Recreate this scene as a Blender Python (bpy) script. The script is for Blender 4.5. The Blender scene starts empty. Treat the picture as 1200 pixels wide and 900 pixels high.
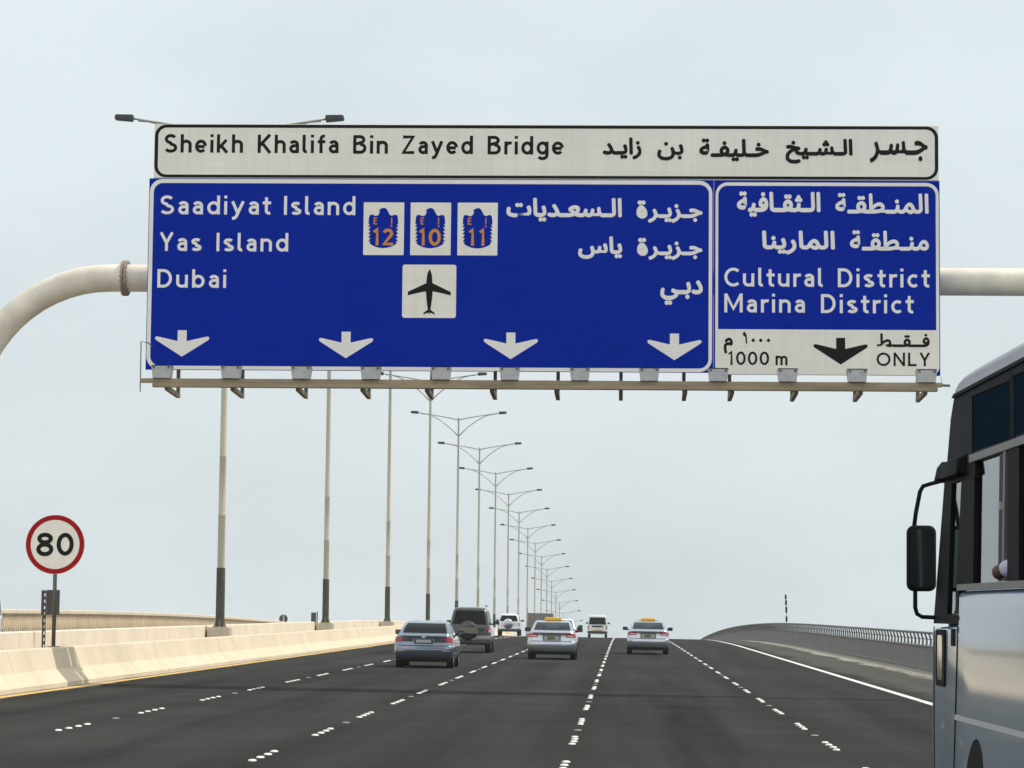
import bpy, bmesh, math, random
from mathutils import Vector, Matrix

random.seed(7)
SC = bpy.context.scene
COL = SC.collection
R = math.radians

# ------------------------------------------------------------------ camera, sky, sun, exposure
cd = bpy.data.cameras.new('camera')
cam = bpy.data.objects.new('camera', cd)
COL.objects.link(cam)
cd.sensor_width = 36.0
cd.lens = 108.0
cd.clip_start = 0.5
cd.clip_end = 20000.0
_r = Vector((0.9993095, 0.0359409, 0.0094177))
_u = Vector((-0.0057756, -0.1001274, 0.9949579))
_f = Vector((-0.0367027, 0.9943253, 0.0998507))
cam.matrix_world = Matrix(((_r.x, _u.x, -_f.x, 0), (_r.y, _u.y, -_f.y, 0), (_r.z, _u.z, -_f.z, 1.8436), (0, 0, 0, 1)))
SC.camera = cam

SUNV = Vector((0.75, 0.30, 1.0)).normalized()          # towards the sun
EL = math.asin(SUNV.z)
AZ = math.atan2(SUNV.x, SUNV.y)
W = bpy.data.worlds.new('World')
SC.world = W
W.use_nodes = True
nt = W.node_tree
bg = nt.nodes['Background']
bg.inputs['Strength'].default_value = 0.12
sky = nt.nodes.new('ShaderNodeTexSky')
sky.sky_type = 'NISHITA'
sky.sun_disc = False
sky.sun_elevation = EL
sky.sun_rotation = AZ
sky.dust_density = 4.0
sky.air_density = 1.0
sky.ozone_density = 1.0
tc = nt.nodes.new('ShaderNodeTexCoord')
mp = nt.nodes.new('ShaderNodeMapping')
mp.inputs['Scale'].default_value = (4.5, 4.5, 9.0)
mp.inputs['Location'].default_value = (0.3, 2.0, 0.4)
nz = nt.nodes.new('ShaderNodeTexNoise')
nz.inputs['Scale'].default_value = 1.5
nz.inputs['Detail'].default_value = 5.0
nz.inputs['Roughness'].default_value = 0.55
cr = nt.nodes.new('ShaderNodeMapRange')
cr.inputs['From Min'].default_value = 0.32
cr.inputs['From Max'].default_value = 0.62
cr.inputs['To Min'].default_value = 0.80
cr.inputs['To Max'].default_value = 0.97
# thin high cloud: brightness added overhead and behind the camera to light shaded boards
sx = nt.nodes.new('ShaderNodeSeparateXYZ')
mb = nt.nodes.new('ShaderNodeMapRange')
mb.inputs['From Min'].default_value = 0.6
mb.inputs['From Max'].default_value = -0.7
mb.inputs['To Min'].default_value = 0.0
mb.inputs['To Max'].default_value = 1.0
veil = nt.nodes.new('ShaderNodeMix')
veil.data_type = 'RGBA'
veil.inputs[6].default_value = (6.6, 7.3, 7.6, 1)
veil.inputs[7].default_value = (10.6, 10.6, 10.4, 1)
mz = nt.nodes.new('ShaderNodeMapRange')
mz.inputs['From Min'].default_value = 0.0
mz.inputs['From Max'].default_value = 0.22
veil2 = nt.nodes.new('ShaderNodeMix')
veil2.data_type = 'RGBA'
veil2.inputs[6].default_value = (6.05, 6.7, 6.9, 1)
mx = nt.nodes.new('ShaderNodeMix')
mx.data_type = 'RGBA'
L = nt.links.new
L(tc.outputs['Generated'], mp.inputs['Vector'])
L(mp.outputs['Vector'], nz.inputs['Vector'])
L(nz.outputs['Fac'], cr.inputs['Value'])
L(tc.outputs['Generated'], sx.inputs['Vector'])
L(sx.outputs['Y'], mb.inputs['Value'])
L(mb.outputs['Result'], veil.inputs[0])
L(sx.outputs['Z'], mz.inputs['Value'])
L(mz.outputs['Result'], veil2.inputs[0])
L(veil.outputs[2], veil2.inputs[7])
L(cr.outputs['Result'], mx.inputs[0])
L(sky.outputs['Color'], mx.inputs[6])
L(veil2.outputs[2], mx.inputs[7])
L(mx.outputs[2], bg.inputs['Color'])

sd = bpy.data.lights.new('sun', 'SUN')
sd.energy = 3.1
sd.angle = R(0.6)
sd.color = (1.0, 0.95, 0.87)
sun = bpy.data.objects.new('sun', sd)
COL.objects.link(sun)
sun.rotation_euler = SUNV.to_track_quat('Z', 'Y').to_euler()

SC.view_settings.view_transform = 'Standard'
SC.view_settings.look = 'None'
SC.view_settings.exposure = 0.0
SC.view_settings.gamma = 1.0
SC.view_settings.use_curve_mapping = False
SC.cycles.use_denoising = True
SC.cycles.max_bounces = 8
SC.cycles.transparent_max_bounces = 12

# ------------------------------------------------------------------ road geometry (a ramp with a crest)
G, CF, KC, DC = 0.026522, 0.011036, 4.892e-5, 168.82


def rz(X, Y):
    return G * Y - CF * X - KC * max(0.0, Y - DC) ** 2


def slope(Y):
    return G - 2 * KC * max(0.0, Y - DC)


def on_road(X, Y, heading=0.0):
    """Matrix of a thing standing on the road, its local +y along the road."""
    s = slope(Y)
    n = Vector((CF, -s, 1)).normalized()
    y = Vector((math.sin(heading), math.cos(heading), 0))
    y = (y - n * y.dot(n)).normalized()
    x = y.cross(n)
    o = Vector((X, Y, rz(X, Y)))
    return Matrix(((x.x, y.x, n.x, o.x), (x.y, y.y, n.y, o.y), (x.z, y.z, n.z, o.z), (0, 0, 0, 1)))


# ------------------------------------------------------------------ materials
def mat(name):
    m = bpy.data.materials.new(name)
    m.use_nodes = True
    return m, m.node_tree, m.node_tree.nodes['Principled BSDF']


def simple(name, col, rough=0.5, metal=0.0, coat=0.0, spec=0.5, noise=0.0, nscale=8.0, emit=None, stretch=(1, 1, 1), bump=0.0):
    m, t, b = mat(name)
    b.inputs['Base Color'].default_value = (*col, 1)
    b.inputs['Roughness'].default_value = rough
    b.inputs['Metallic'].default_value = metal
    b.inputs['Coat Weight'].default_value = coat
    b.inputs['Coat Roughness'].default_value = 0.06
    b.inputs['Specular IOR Level'].default_value = spec
    if noise > 0:
        c = t.nodes.new('ShaderNodeTexCoord')
        p = t.nodes.new('ShaderNodeMapping')
        p.inputs['Scale'].default_value = stretch
        n = t.nodes.new('ShaderNodeTexNoise')
        n.inputs['Scale'].default_value = nscale
        n.inputs['Detail'].default_value = 6
        n.inputs['Roughness'].default_value = 0.6
        r = t.nodes.new('ShaderNodeMapRange')
        r.inputs['From Min'].default_value = 0.3
        r.inputs['From Max'].default_value = 0.7
        r.inputs['To Min'].default_value = 1 - noise
        r.inputs['To Max'].default_value = 1 + noise * 0.4
        x = t.nodes.new('ShaderNodeMix')
        x.data_type = 'RGBA'
        x.blend_type = 'MULTIPLY'
        x.inputs[0].default_value = 1
        x.inputs[6].default_value = (*col, 1)
        t.links.new(c.outputs['Object'], p.inputs['Vector'])
        t.links.new(p.outputs['Vector'], n.inputs['Vector'])
        t.links.new(n.outputs['Fac'], r.inputs['Value'])
        t.links.new(r.outputs['Result'], x.inputs[7])
        t.links.new(x.outputs[2], b.inputs['Base Color'])
        if bump > 0:
            bp = t.nodes.new('ShaderNodeBump')
            bp.inputs['Strength'].default_value = bump
            bp.inputs['Distance'].default_value = 0.02
            t.links.new(n.outputs['Fac'], bp.inputs['Height'])
            t.links.new(bp.outputs['Normal'], b.inputs['Normal'])
    return m


def math_node(t, op, a=None, b=None):
    n = t.nodes.new('ShaderNodeMath')
    n.operation = op
    for i, v in enumerate((a, b)):
        if v is None:
            continue
        if isinstance(v, (int, float)):
            n.inputs[i].default_value = v
        else:
            t.links.new(v, n.inputs[i])
    return n.outputs[0]


def noise_node(t, vec, scale, detail=5, rough=0.6, stretch=(1, 1, 1)):
    p = t.nodes.new('ShaderNodeMapping')
    p.inputs['Scale'].default_value = stretch
    n = t.nodes.new('ShaderNodeTexNoise')
    n.inputs['Scale'].default_value = scale
    n.inputs['Detail'].default_value = detail
    n.inputs['Roughness'].default_value = rough
    t.links.new(vec, p.inputs['Vector'])
    t.links.new(p.outputs['Vector'], n.inputs['Vector'])
    return n.outputs['Fac']


def ramp_node(t, v, a, b, lo=0.0, hi=1.0, smooth=True):
    r = t.nodes.new('ShaderNodeMapRange')
    r.interpolation_type = 'SMOOTHSTEP' if smooth else 'LINEAR'
    r.inputs['From Min'].default_value = a
    r.inputs['From Max'].default_value = b
    r.inputs['To Min'].default_value = lo
    r.inputs['To Max'].default_value = hi
    t.links.new(v, r.inputs['Value'])
    return r.outputs['Result']


def mix_node(t, f, a, b, mode='MIX'):
    x = t.nodes.new('ShaderNodeMix')
    x.data_type = 'RGBA'
    x.blend_type = mode
    if isinstance(f, (int, float)):
        x.inputs[0].default_value = f
    else:
        t.links.new(f, x.inputs[0])
    for i, v in ((6, a), (7, b)):
        if isinstance(v, tuple):
            x.inputs[i].default_value = (*v, 1)
        else:
            t.links.new(v, x.inputs[i])
    return x.outputs[2]


def asphalt(name, base, dusty):
    m, t, b = mat(name)
    c = t.nodes.new('ShaderNodeTexCoord').outputs['Object']
    s = t.nodes.new('ShaderNodeSeparateXYZ')
    t.links.new(c, s.inputs[0])
    X = s.outputs['X']
    fine = noise_node(t, c, 55, 3)
    big = noise_node(t, c, 0.35, 5, 0.6, (1, 0.12, 1))
    streak = noise_node(t, c, 1.6, 4, 0.6, (1, 0.015, 1))
    patch = noise_node(t, c, 0.9, 4, 0.5, (0.06, 0.5, 1))
    f = math_node(t, 'ADD', ramp_node(t, fine, 0.3, 0.7, -0.16, 0.16, False), ramp_node(t, big, 0.3, 0.7, -0.16, 0.16, False))
    f = math_node(t, 'ADD', f, ramp_node(t, streak, 0.3, 0.7, -0.16, 0.18, False))
    f = math_node(t, 'ADD', f, ramp_node(t, patch, 0.35, 0.65, -0.07, 0.09, False))
    # polished wheel tracks: two per lane, a touch paler; oil-darkened middle
    wave = math_node(t, 'COSINE', math_node(t, 'MULTIPLY', math_node(t, 'ADD', X, 0.69), 2 * math.pi / 1.83))
    f = math_node(t, 'ADD', f, math_node(t, 'MULTIPLY', wave, -0.075))
    # oil drips along the lane middles and a few older, paler patches
    oil = math_node(t, 'MULTIPLY', ramp_node(t, noise_node(t, c, 0.55, 4, 0.6, (1, 0.05, 1)), 0.52, 0.70, 0, 1),
                    ramp_node(t, math_node(t, 'COSINE', math_node(t, 'MULTIPLY', math_node(t, 'ADD', X, 0.69 + 1.825), 2 * math.pi / 3.65)), 0.3, 1.0, 0, 0.30))
    f = math_node(t, 'SUBTRACT', f, oil)
    old = ramp_node(t, noise_node(t, c, 0.16, 3, 0.45, (1, 0.35, 1)), 0.56, 0.60, 0, 0.13)
    f = math_node(t, 'ADD', f, old)
    f = math_node(t, 'ADD', f, 1.0)
    col = mix_node(t, 1.0, base, f, 'MULTIPLY')
    if dusty:
        wob = ramp_node(t, noise_node(t, c, 1.2, 4, 0.65, (1, 0.12, 1)), 0.25, 0.75, -0.45, 0.45, False)
        xr = math_node(t, 'ADD', X, wob)
        d1 = ramp_node(t, xr, 8.95, 9.5, 0, 0.85)
        d2 = ramp_node(t, xr, 6.7, 7.6, 0, 0.24)
        d3 = ramp_node(t, math_node(t, 'MULTIPLY', xr, -1), 11.5, 11.85, 0, 0.85)
        col = mix_node(t, d2, col, (0.21, 0.205, 0.185))
        col = mix_node(t, d1, col, (0.36, 0.34, 0.29))
        col = mix_node(t, d3, col, (0.30, 0.26, 0.20))
    t.links.new(col, b.inputs['Base Color'])
    b.inputs['Roughness'].default_value = 0.95
    b.inputs['Specular IOR Level'].default_value = 0.03
    bp = t.nodes.new('ShaderNodeBump')
    bp.inputs['Strength'].default_value = 0.25
    bp.inputs['Distance'].default_value = 0.01
    t.links.new(fine, bp.inputs['Height'])
    t.links.new(bp.outputs['Normal'], b.inputs['Normal'])
    return m


def concrete(name, base, dirt, streak_amt=0.35, seam=0.0):
    m, t, b = mat(name)
    c = t.nodes.new('ShaderNodeTexCoord').outputs['Object']
    big = noise_node(t, c, 0.5, 5, 0.6)
    fine = noise_node(t, c, 9, 5, 0.65)
    st = noise_node(t, c, 2.2, 5, 0.65, (1, 1, 0.12))
    st2 = noise_node(t, c, 0.8, 3, 0.5, (1, 1, 0.02))
    f = ramp_node(t, st, 0.50, 0.72, 0, streak_amt)
    f = math_node(t, 'MULTIPLY', f, ramp_node(t, st2, 0.4, 0.65, 0.25, 1.0))
    col = mix_node(t, f, base, dirt)
    col = mix_node(t, 1.0, col, ramp_node(t, big, 0.3, 0.7, 0.88, 1.05, False), 'MULTIPLY')
    col = mix_node(t, 1.0, col, ramp_node(t, fine, 0.3, 0.7, 0.93, 1.04, False), 'MULTIPLY')
    # scuffs: small dark scrapes with a shape of their own
    sc_ = noise_node(t, c, 3.2, 6, 0.7, (1, 0.35, 1.3))
    col = mix_node(t, ramp_node(t, sc_, 0.70, 0.76, 0, 0.5), col, (0.16, 0.14, 0.11))
    t.links.new(col, b.inputs['Base Color'])
    b.inputs['Roughness'].default_value = 0.9
    b.inputs['Specular IOR Level'].default_value = 0.06
    bp = t.nodes.new('ShaderNodeBump')
    bp.inputs['Strength'].default_value = 0.15
    bp.inputs['Distance'].default_value = 0.02
    t.links.new(fine, bp.inputs['Height'])
    t.links.new(bp.outputs['Normal'], b.inputs['Normal'])
    return m


def sheeting(name, base, amt):
    """Reflective sign sheeting: faint horizontal plank seams, grime streaks."""
    m, t, b = mat(name)
    c = t.nodes.new('ShaderNodeTexCoord').outputs['Object']
    s = t.nodes.new('ShaderNodeSeparateXYZ')
    t.links.new(c, s.inputs[0])
    h = noise_node(t, c, 1.1, 5, 0.6, (0.25, 1, 5))
    v = noise_node(t, c, 1.3, 5, 0.6, (5, 1, 0.2))
    g = noise_node(t, c, 0.6, 4, 0.6)
    zz = math_node(t, 'FRACT', math_node(t, 'MULTIPLY', s.outputs['Z'], 1 / 0.31))
    seam = ramp_node(t, math_node(t, 'ABSOLUTE', math_node(t, 'SUBTRACT', zz, 0.5)), 0.0, 0.04, 0.955, 1.0)
    xx = math_node(t, 'FRACT', math_node(t, 'MULTIPLY', s.outputs['X'], 1 / 1.84))
    seamx = ramp_node(t, math_node(t, 'ABSOLUTE', math_node(t, 'SUBTRACT', xx, 0.5)), 0.0, 0.008, 0.90, 1.0)
    f = math_node(t, 'MULTIPLY', seam, seamx)
    f = math_node(t, 'MULTIPLY', f, ramp_node(t, h, 0.3, 0.7, 1 - amt, 1 + amt * 0.4, False))
    f = math_node(t, 'MULTIPLY', f, ramp_node(t, v, 0.3, 0.7, 1 - amt, 1 + amt * 0.4, False))
    f = math_node(t, 'MULTIPLY', f, ramp_node(t, g, 0.3, 0.7, 1 - amt, 1 + amt * 0.5, False))
    t.links.new(mix_node(t, 1.0, base, f, 'MULTIPLY'), b.inputs['Base Color'])
    b.inputs['Roughness'].default_value = 0.7
    b.inputs['Specular IOR Level'].default_value = 0.0
    return m


def glass(name, tint, rough=0.03, ior=1.5, refl=0.95):
    m = bpy.data.materials.new(name)
    m.use_nodes = True
    t = m.node_tree
    t.nodes.clear()
    o = t.nodes.new('ShaderNodeOutputMaterial')
    tr = t.nodes.new('ShaderNodeBsdfTransparent')
    tr.inputs[0].default_value = (*tint, 1)
    gl = t.nodes.new('ShaderNodeBsdfGlossy')
    gl.inputs['Roughness'].default_value = rough
    gl.inputs[0].default_value = (0.96 * refl, 0.99 * refl, 1.0 * refl, 1)
    fr = t.nodes.new('ShaderNodeFresnel')
    fr.inputs['IOR'].default_value = ior
    mx_ = t.nodes.new('ShaderNodeMixShader')
    t.links.new(fr.outputs[0], mx_.inputs[0])
    t.links.new(tr.outputs[0], mx_.inputs[1])
    t.links.new(gl.outputs[0], mx_.inputs[2])
    t.links.new(mx_.outputs[0], o.inputs[0])
    return m


M = {}
M['asphalt'] = asphalt('asphalt', (0.0315, 0.0315, 0.0295), True)
M['asphalt_far'] = asphalt('asphalt_far', (0.062, 0.060, 0.056), False)
M['cream_concrete'] = concrete('cream_concrete', (0.66, 0.57, 0.43), (0.38, 0.31, 0.21), 0.24)
M['pale_concrete'] = concrete('pale_concrete', (0.69, 0.605, 0.49), (0.5, 0.44, 0.33), 0.2)
M['grey_concrete'] = concrete('grey_concrete', (0.225, 0.222, 0.212), (0.13, 0.125, 0.115), 0.10)
M['tan_wall'] = concrete('tan_wall', (0.60, 0.49, 0.345), (0.34, 0.27, 0.18), 0.5)
M['median_fill'] = concrete('median_fill', (0.42, 0.37, 0.28), (0.2, 0.17, 0.12), 0.3)
M['pedestal'] = concrete('pedestal', (0.50, 0.46, 0.37), (0.25, 0.22, 0.17), 0.4)
M['sea'] = simple('sea', (0.06, 0.12, 0.14), 0.12, 0, 0, 0.5, 0.2, 0.05, bump=0.3)
M['white_paint'] = simple('white_paint', (0.72, 0.71, 0.68), 0.6, noise=0.16, nscale=3)
M['yellow_paint'] = simple('yellow_paint', (0.72, 0.46, 0.10), 0.6, noise=0.3, nscale=3)
M['dull_stud'] = simple('dull_stud', (0.28, 0.28, 0.27), 0.4)
M['pole_paint'] = simple('pole_paint', (0.50, 0.47, 0.375), 0.55, 0.0, 0, 0.12, 0.14, 2.0, stretch=(1, 1, 0.2))
M['pipe_paint'] = simple('pipe_paint', (0.83, 0.77, 0.65), 0.5, 0.0, 0, 0.25, 0.22, 1.4, stretch=(1, 1, 1))
M['rusty'] = simple('rusty', (0.36, 0.29, 0.22), 0.7, noise=0.4, nscale=14)
M['sleeve'] = simple('sleeve', (0.088, 0.085, 0.062), 0.7, spec=0.1, noise=0.3, nscale=3)
M['arm_metal'] = simple('arm_metal', (0.36, 0.35, 0.31), 0.5, 0.2)
M['lamp_black'] = simple('lamp_black', (0.035, 0.04, 0.042), 0.45, noise=0.2, nscale=9)
M['bar_metal'] = simple('bar_metal', (0.36, 0.285, 0.185), 0.6, 0.1, noise=0.35, nscale=2.5, stretch=(0.4, 1, 2))
M['bar_dark'] = simple('bar_dark', (0.27, 0.21, 0.125), 0.7, 0.1, noise=0.35, nscale=4)
M['galv'] = simple('galv', (0.46, 0.47, 0.47), 0.45, 0.35, noise=0.2, nscale=7)
M['galv_dark'] = simple('galv_dark', (0.14, 0.14, 0.14), 0.5, 0.3)
M['sign_white'] = sheeting('sign_white', (0.90, 0.88, 0.80), 0.05)
M['sign_blue'] = sheeting('sign_blue', (0.001, 0.024, 0.375), 0.08)
M['vinyl_white'] = simple('vinyl_white', (0.87, 0.86, 0.82), 0.6, spec=0.1, noise=0.05, nscale=2)
M['vinyl_black'] = simple('vinyl_black', (0.013, 0.014, 0.013), 0.6, spec=0.06)
M['vinyl_orange'] = simple('vinyl_orange', (0.66, 0.28, 0.05), 0.6, spec=0.06)
M['sign_red'] = simple('sign_red', (0.36, 0.010, 0.015), 0.6, spec=0.06, noise=0.08, nscale=4)
M['sign_back'] = simple('sign_back', (0.07, 0.07, 0.068), 0.6, 0.2, noise=0.15, nscale=4)
M['post_grey'] = simple('post_grey', (0.13, 0.13, 0.115), 0.5, 0.4)
M['rail_grey'] = simple('rail_grey', (0.13, 0.13, 0.125), 0.55, 0.2, noise=0.2, nscale=3)
M['rubber'] = simple('rubber', (0.018, 0.018, 0.018), 0.8)
M['black_plastic'] = simple('black_plastic', (0.011, 0.012, 0.013), 0.6, spec=0.03)
M['dark_trim'] = simple('dark_trim', (0.03, 0.031, 0.033), 0.45)
M['chrome'] = simple('chrome', (0.72, 0.73, 0.74), 0.12, 1.0)
M['alloy'] = simple('alloy', (0.5, 0.51, 0.52), 0.3, 0.9)
M['tail_red'] = simple('tail_red', (0.36, 0.012, 0.018), 0.18, 0, 0.6)
M['tail_clear'] = simple('tail_clear', (0.55, 0.5, 0.5), 0.15, 0.2, 0.6)
M['amber'] = simple('amber', (0.7, 0.2, 0.02), 0.2, 0, 0.5)
M['taxi_yellow'] = simple('taxi_yellow', (0.80, 0.47, 0.035), 0.4, 0, 0.2)
M['plate_white'] = simple('plate_white', (0.40, 0.42, 0.43), 0.5)
M['amber_plate'] = simple('amber_plate', (0.40, 0.33, 0.08), 0.5)
M['plate_green'] = simple('plate_green', (0.08, 0.17, 0.07), 0.5)
M['silver_blue'] = simple('silver_blue', (0.19, 0.235, 0.30), 0.2, 0.85, 1.0, noise=0.05, nscale=1.5)
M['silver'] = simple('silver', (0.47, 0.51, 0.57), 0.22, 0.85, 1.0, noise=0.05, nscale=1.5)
M['dark_green'] = simple('dark_green', (0.036, 0.043, 0.037), 0.25, 0.6, 1.0)
M['taupe'] = simple('taupe', (0.17, 0.165, 0.145), 0.35, 0.5, 0.6)
M['white_car'] = simple('white_car', (0.74, 0.75, 0.75), 0.3, 0.0, 1.0, noise=0.05, nscale=2)
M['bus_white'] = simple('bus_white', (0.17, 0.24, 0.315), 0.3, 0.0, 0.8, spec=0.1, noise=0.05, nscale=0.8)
M['bus_dark'] = simple('bus_dark', (0.055, 0.058, 0.068), 0.7, 0.0, 0.0, 0.0, 0.1, 2)
M['bus_roof'] = simple('bus_roof', (0.36, 0.37, 0.40), 0.5, 0.0, 0.1, 0.3, 0.08, 1)
M['bus_strip'] = simple('bus_strip', (0.15, 0.15, 0.155), 0.5, 0.2)
M['bus_tint'] = simple('bus_tint', (0.006, 0.017, 0.032), 0.3, 0, 0.0, 0.0)
M['seat_fabric'] = simple('seat_fabric', (0.05, 0.055, 0.07), 0.9)
M['glass'] = glass('glass', (0.42, 0.47, 0.50), refl=0.6)
M['glass_dark'] = glass('glass_dark', (0.05, 0.065, 0.09), refl=0.4)
M['bus_glass'] = glass('bus_glass', (0.48, 0.58, 0.60))
M['bus_glass_green'] = glass('bus_glass_green', (0.05, 0.12, 0.11), refl=0.16)
M['mirror_face'] = simple('mirror_face', (0.10, 0.13, 0.13), 0.08, 0.9)
M['box_grey'] = simple('box_grey', (0.20, 0.19, 0.175), 0.6, 0, 0, 0.4, 0.2, 1.2, stretch=(1, 1, 0.3))
M['skin'] = simple('skin', (0.085, 0.045, 0.03), 0.6)
M['lilac_cloth'] = simple('lilac_cloth', (0.50, 0.49, 0.68), 0.9)
M['dark_hair'] = simple('dark_hair', (0.012, 0.010, 0.009), 0.7)


# ------------------------------------------------------------------ object helpers
def obj(name, bm, m, parent=None, smooth=False, angle=None):
    me = bpy.data.meshes.new(name)
    bm.normal_update()
    bm.to_mesh(me)
    bm.free()
    mats = m if isinstance(m, (list, tuple)) else [m]
    for k in mats:
        me.materials.append(M[k] if isinstance(k, str) else k)
    if smooth or angle is not None:
        for p in me.polygons:
            p.use_smooth = True
        if angle is not None:
            me.set_sharp_from_angle(angle=R(angle))
    o = bpy.data.objects.new(name, me)
    COL.objects.link(o)
    if parent is not None:
        o.parent = parent
    return o


def tag(o, label, cat, group=None):
    o['label'] = label
    o['category'] = cat
    if group:
        o['group'] = group
    return o


def thing(name, label, cat, mw=None, group=None):
    o = bpy.data.objects.new(name, None)
    o.empty_display_size = 0.3
    COL.objects.link(o)
    if mw is not None:
        o.matrix_world = mw
    return tag(o, label, cat, group)


def struct(name, bm, m, **k):
    o = obj(name, bm, m, None, **k)
    o['kind'] = 'structure'
    return o


def dup(root, mw, label, group=None):
    """A copy of a thing, its parts and their sub-parts."""
    r = root.copy()
    COL.objects.link(r)
    r.matrix_world = mw
    r['label'] = label
    if group:
        r['group'] = group
    for ch in root.children:
        c = ch.copy()
        COL.objects.link(c)
        c.parent = r
        for g in ch.children:
            d = g.copy()
            COL.objects.link(d)
            d.parent = c
    return r


def B():
    return bmesh.new()


def box(bm, x0, x1, y0, y1, z0, z1, bev=0.0, mi=0):
    vs = [bm.verts.new(p) for p in ((x0, y0, z0), (x1, y0, z0), (x1, y1, z0), (x0, y1, z0), (x0, y0, z1), (x1, y0, z1), (x1, y1, z1), (x0, y1, z1))]
    fs = []
    for q in ((0, 3, 2, 1), (4, 5, 6, 7), (0, 1, 5, 4), (1, 2, 6, 5), (2, 3, 7, 6), (3, 0, 4, 7)):
        f = bm.faces.new([vs[i] for i in q])
        f.material_index = mi
        fs.append(f)
    if bev > 0:
        es = {e for f in fs for e in f.edges}
        r = bmesh.ops.bevel(bm, geom=list(es), offset=bev, segments=2, affect='EDGES', profile=0.6)
        for f in r['faces']:
            f.material_index = mi
    return bm


def tube(bm, pts, rad, seg=10, cap=True):
    """A round bar along pts; rad is a number or a list."""
    pts = [Vector(p) for p in pts]
    n = len(pts)
    rads = rad if isinstance(rad, (list, tuple)) else [rad] * n
    rings = []
    prev = None
    for i, p in enumerate(pts):
        t = (pts[min(i + 1, n - 1)] - pts[max(i - 1, 0)]).normalized()
        a = prev if prev is not None else (Vector((0, 0, 1)) if abs(t.z) < 0.9 else Vector((1, 0, 0)))
        a = (a - t * a.dot(t)).normalized()
        b = t.cross(a)
        prev = a
        rings.append([bm.verts.new(p + (a * math.cos(2 * math.pi * k / seg) + b * math.sin(2 * math.pi * k / seg)) * rads[i]) for k in range(seg)])
    for i in range(n - 1):
        for k in range(seg):
            bm.faces.new((rings[i][k], rings[i][(k + 1) % seg], rings[i + 1][(k + 1) % seg], rings[i + 1][k]))
    if cap:
        bm.faces.new(list(reversed(rings[0])))
        bm.faces.new(rings[-1])
    return bm


def lathe(bm, prof, axis='z', seg=24, o=(0, 0, 0), close=True):
    """prof: (radius, height) pairs turned round an axis through o."""
    rings = []
    for r, h in prof:
        ring = []
        for k in range(seg):
            a = 2 * math.pi * k / seg
            c, s = r * math.cos(a), r * math.sin(a)
            v = {'z': (c, s, h), 'x': (h, c, s), 'y': (c, h, s)}[axis]
            ring.append(bm.verts.new((v[0] + o[0], v[1] + o[1], v[2] + o[2])))
        rings.append(ring)
    for i in range(len(rings) - 1):
        for k in range(seg):
            bm.faces.new((rings[i][k], rings[i][(k + 1) % seg], rings[i + 1][(k + 1) % seg], rings[i + 1][k]))
    if close:
        bm.faces.new(rings[0])
        bm.faces.new(rings[-1])
    bmesh.ops.recalc_face_normals(bm, faces=bm.faces[:])
    return bm


def prism(bm, poly, d0, d1, plane='xz', mi=0):
    """A polygon in a plane, extruded along the plane's normal from d0 to d1."""
    def P(a, b, d):
        return {'xz': (a, d, b), 'yz': (d, a, b), 'xy': (a, b, d)}[plane]
    A = [bm.verts.new(P(a, b, d0)) for a, b in poly]
    Bv = [bm.verts.new(P(a, b, d1)) for a, b in poly]
    fs = [bm.faces.new(A), bm.faces.new(list(reversed(Bv)))]
    n = len(poly)
    for i in range(n):
        fs.append(bm.faces.new((A[i], Bv[i], Bv[(i + 1) % n], A[(i + 1) % n])))
    bmesh.ops.recalc_face_normals(bm, faces=fs)
    for f in fs:
        f.material_index = mi
    return bm


def inset(poly, b):
    n = len(poly)
    area = sum(poly[i][0] * poly[(i + 1) % n][1] - poly[(i + 1) % n][0] * poly[i][1] for i in range(n))
    s = 1 if area > 0 else -1
    out = []
    for i in range(n):
        p, c, q = Vector(poly[i - 1]), Vector(poly[i]), Vector(poly[(i + 1) % n])
        d1, d2 = (c - p).normalized(), (q - c).normalized()
        n1, n2 = Vector((-d1.y, d1.x)) * s, Vector((-d2.y, d2.x)) * s
        m_ = (n1 + n2)
        m_ = m_ / max(0.35, m_.dot(n1)) if m_.length > 1e-6 else n1
        out.append((c.x + m_.x * b, c.y + m_.y * b))
    return out


def pillow(bm, poly, d0, d1, b, plane='yz', mi=0):
    """A polygon extruded between d0 and d1 with rounded rims."""
    s = 1 if d1 > d0 else -1
    layers = [(d0, b), (d0 + s * b * 0.12, b * 0.5), (d0 + s * b * 0.45, b * 0.13), (d0 + s * b, 0), (d1 - s * b, 0), (d1 - s * b * 0.45, b * 0.13), (d1 - s * b * 0.12, b * 0.5), (d1, b)]
    def P(a, c, d):
        return {'xz': (a, d, c), 'yz': (d, a, c), 'xy': (a, c, d)}[plane]
    rings = []
    for d, i_ in layers:
        rings.append([bm.verts.new(P(a, c, d)) for a, c in inset(poly, i_)])
    n = len(poly)
    fs = [bm.faces.new(rings[0]), bm.faces.new(list(reversed(rings[-1])))]
    for A, C in zip(rings, rings[1:]):
        for i in range(n):
            fs.append(bm.faces.new((A[i], C[i], C[(i + 1) % n], A[(i + 1) % n])))
    bmesh.ops.recalc_face_normals(bm, faces=fs)
    for f in fs:
        f.material_index = mi
    return bm


def rrect(x0, x1, z0, z1, r, n=5):
    """Rounded rectangle, corners r may be one number or (bl, br, tr, tl)."""
    rs = r if isinstance(r, (tuple, list)) else (r,) * 4
    out = []
    for (cx, cz, a0), rr in zip(((x0, z0, 180), (x1, z0, 270), (x1, z1, 0), (x0, z1, 90)), rs):
        if rr <= 0:
            out.append((cx, cz))
            continue
        ox = cx + rr if a0 in (180, 90) else cx - rr
        oz = cz + rr if a0 in (180, 270) else cz - rr
        for k in range(n + 1):
            a = R(a0 + 90 * k / n)
            out.append((ox + rr * math.cos(a), oz + rr * math.sin(a)))
    return out


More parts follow.
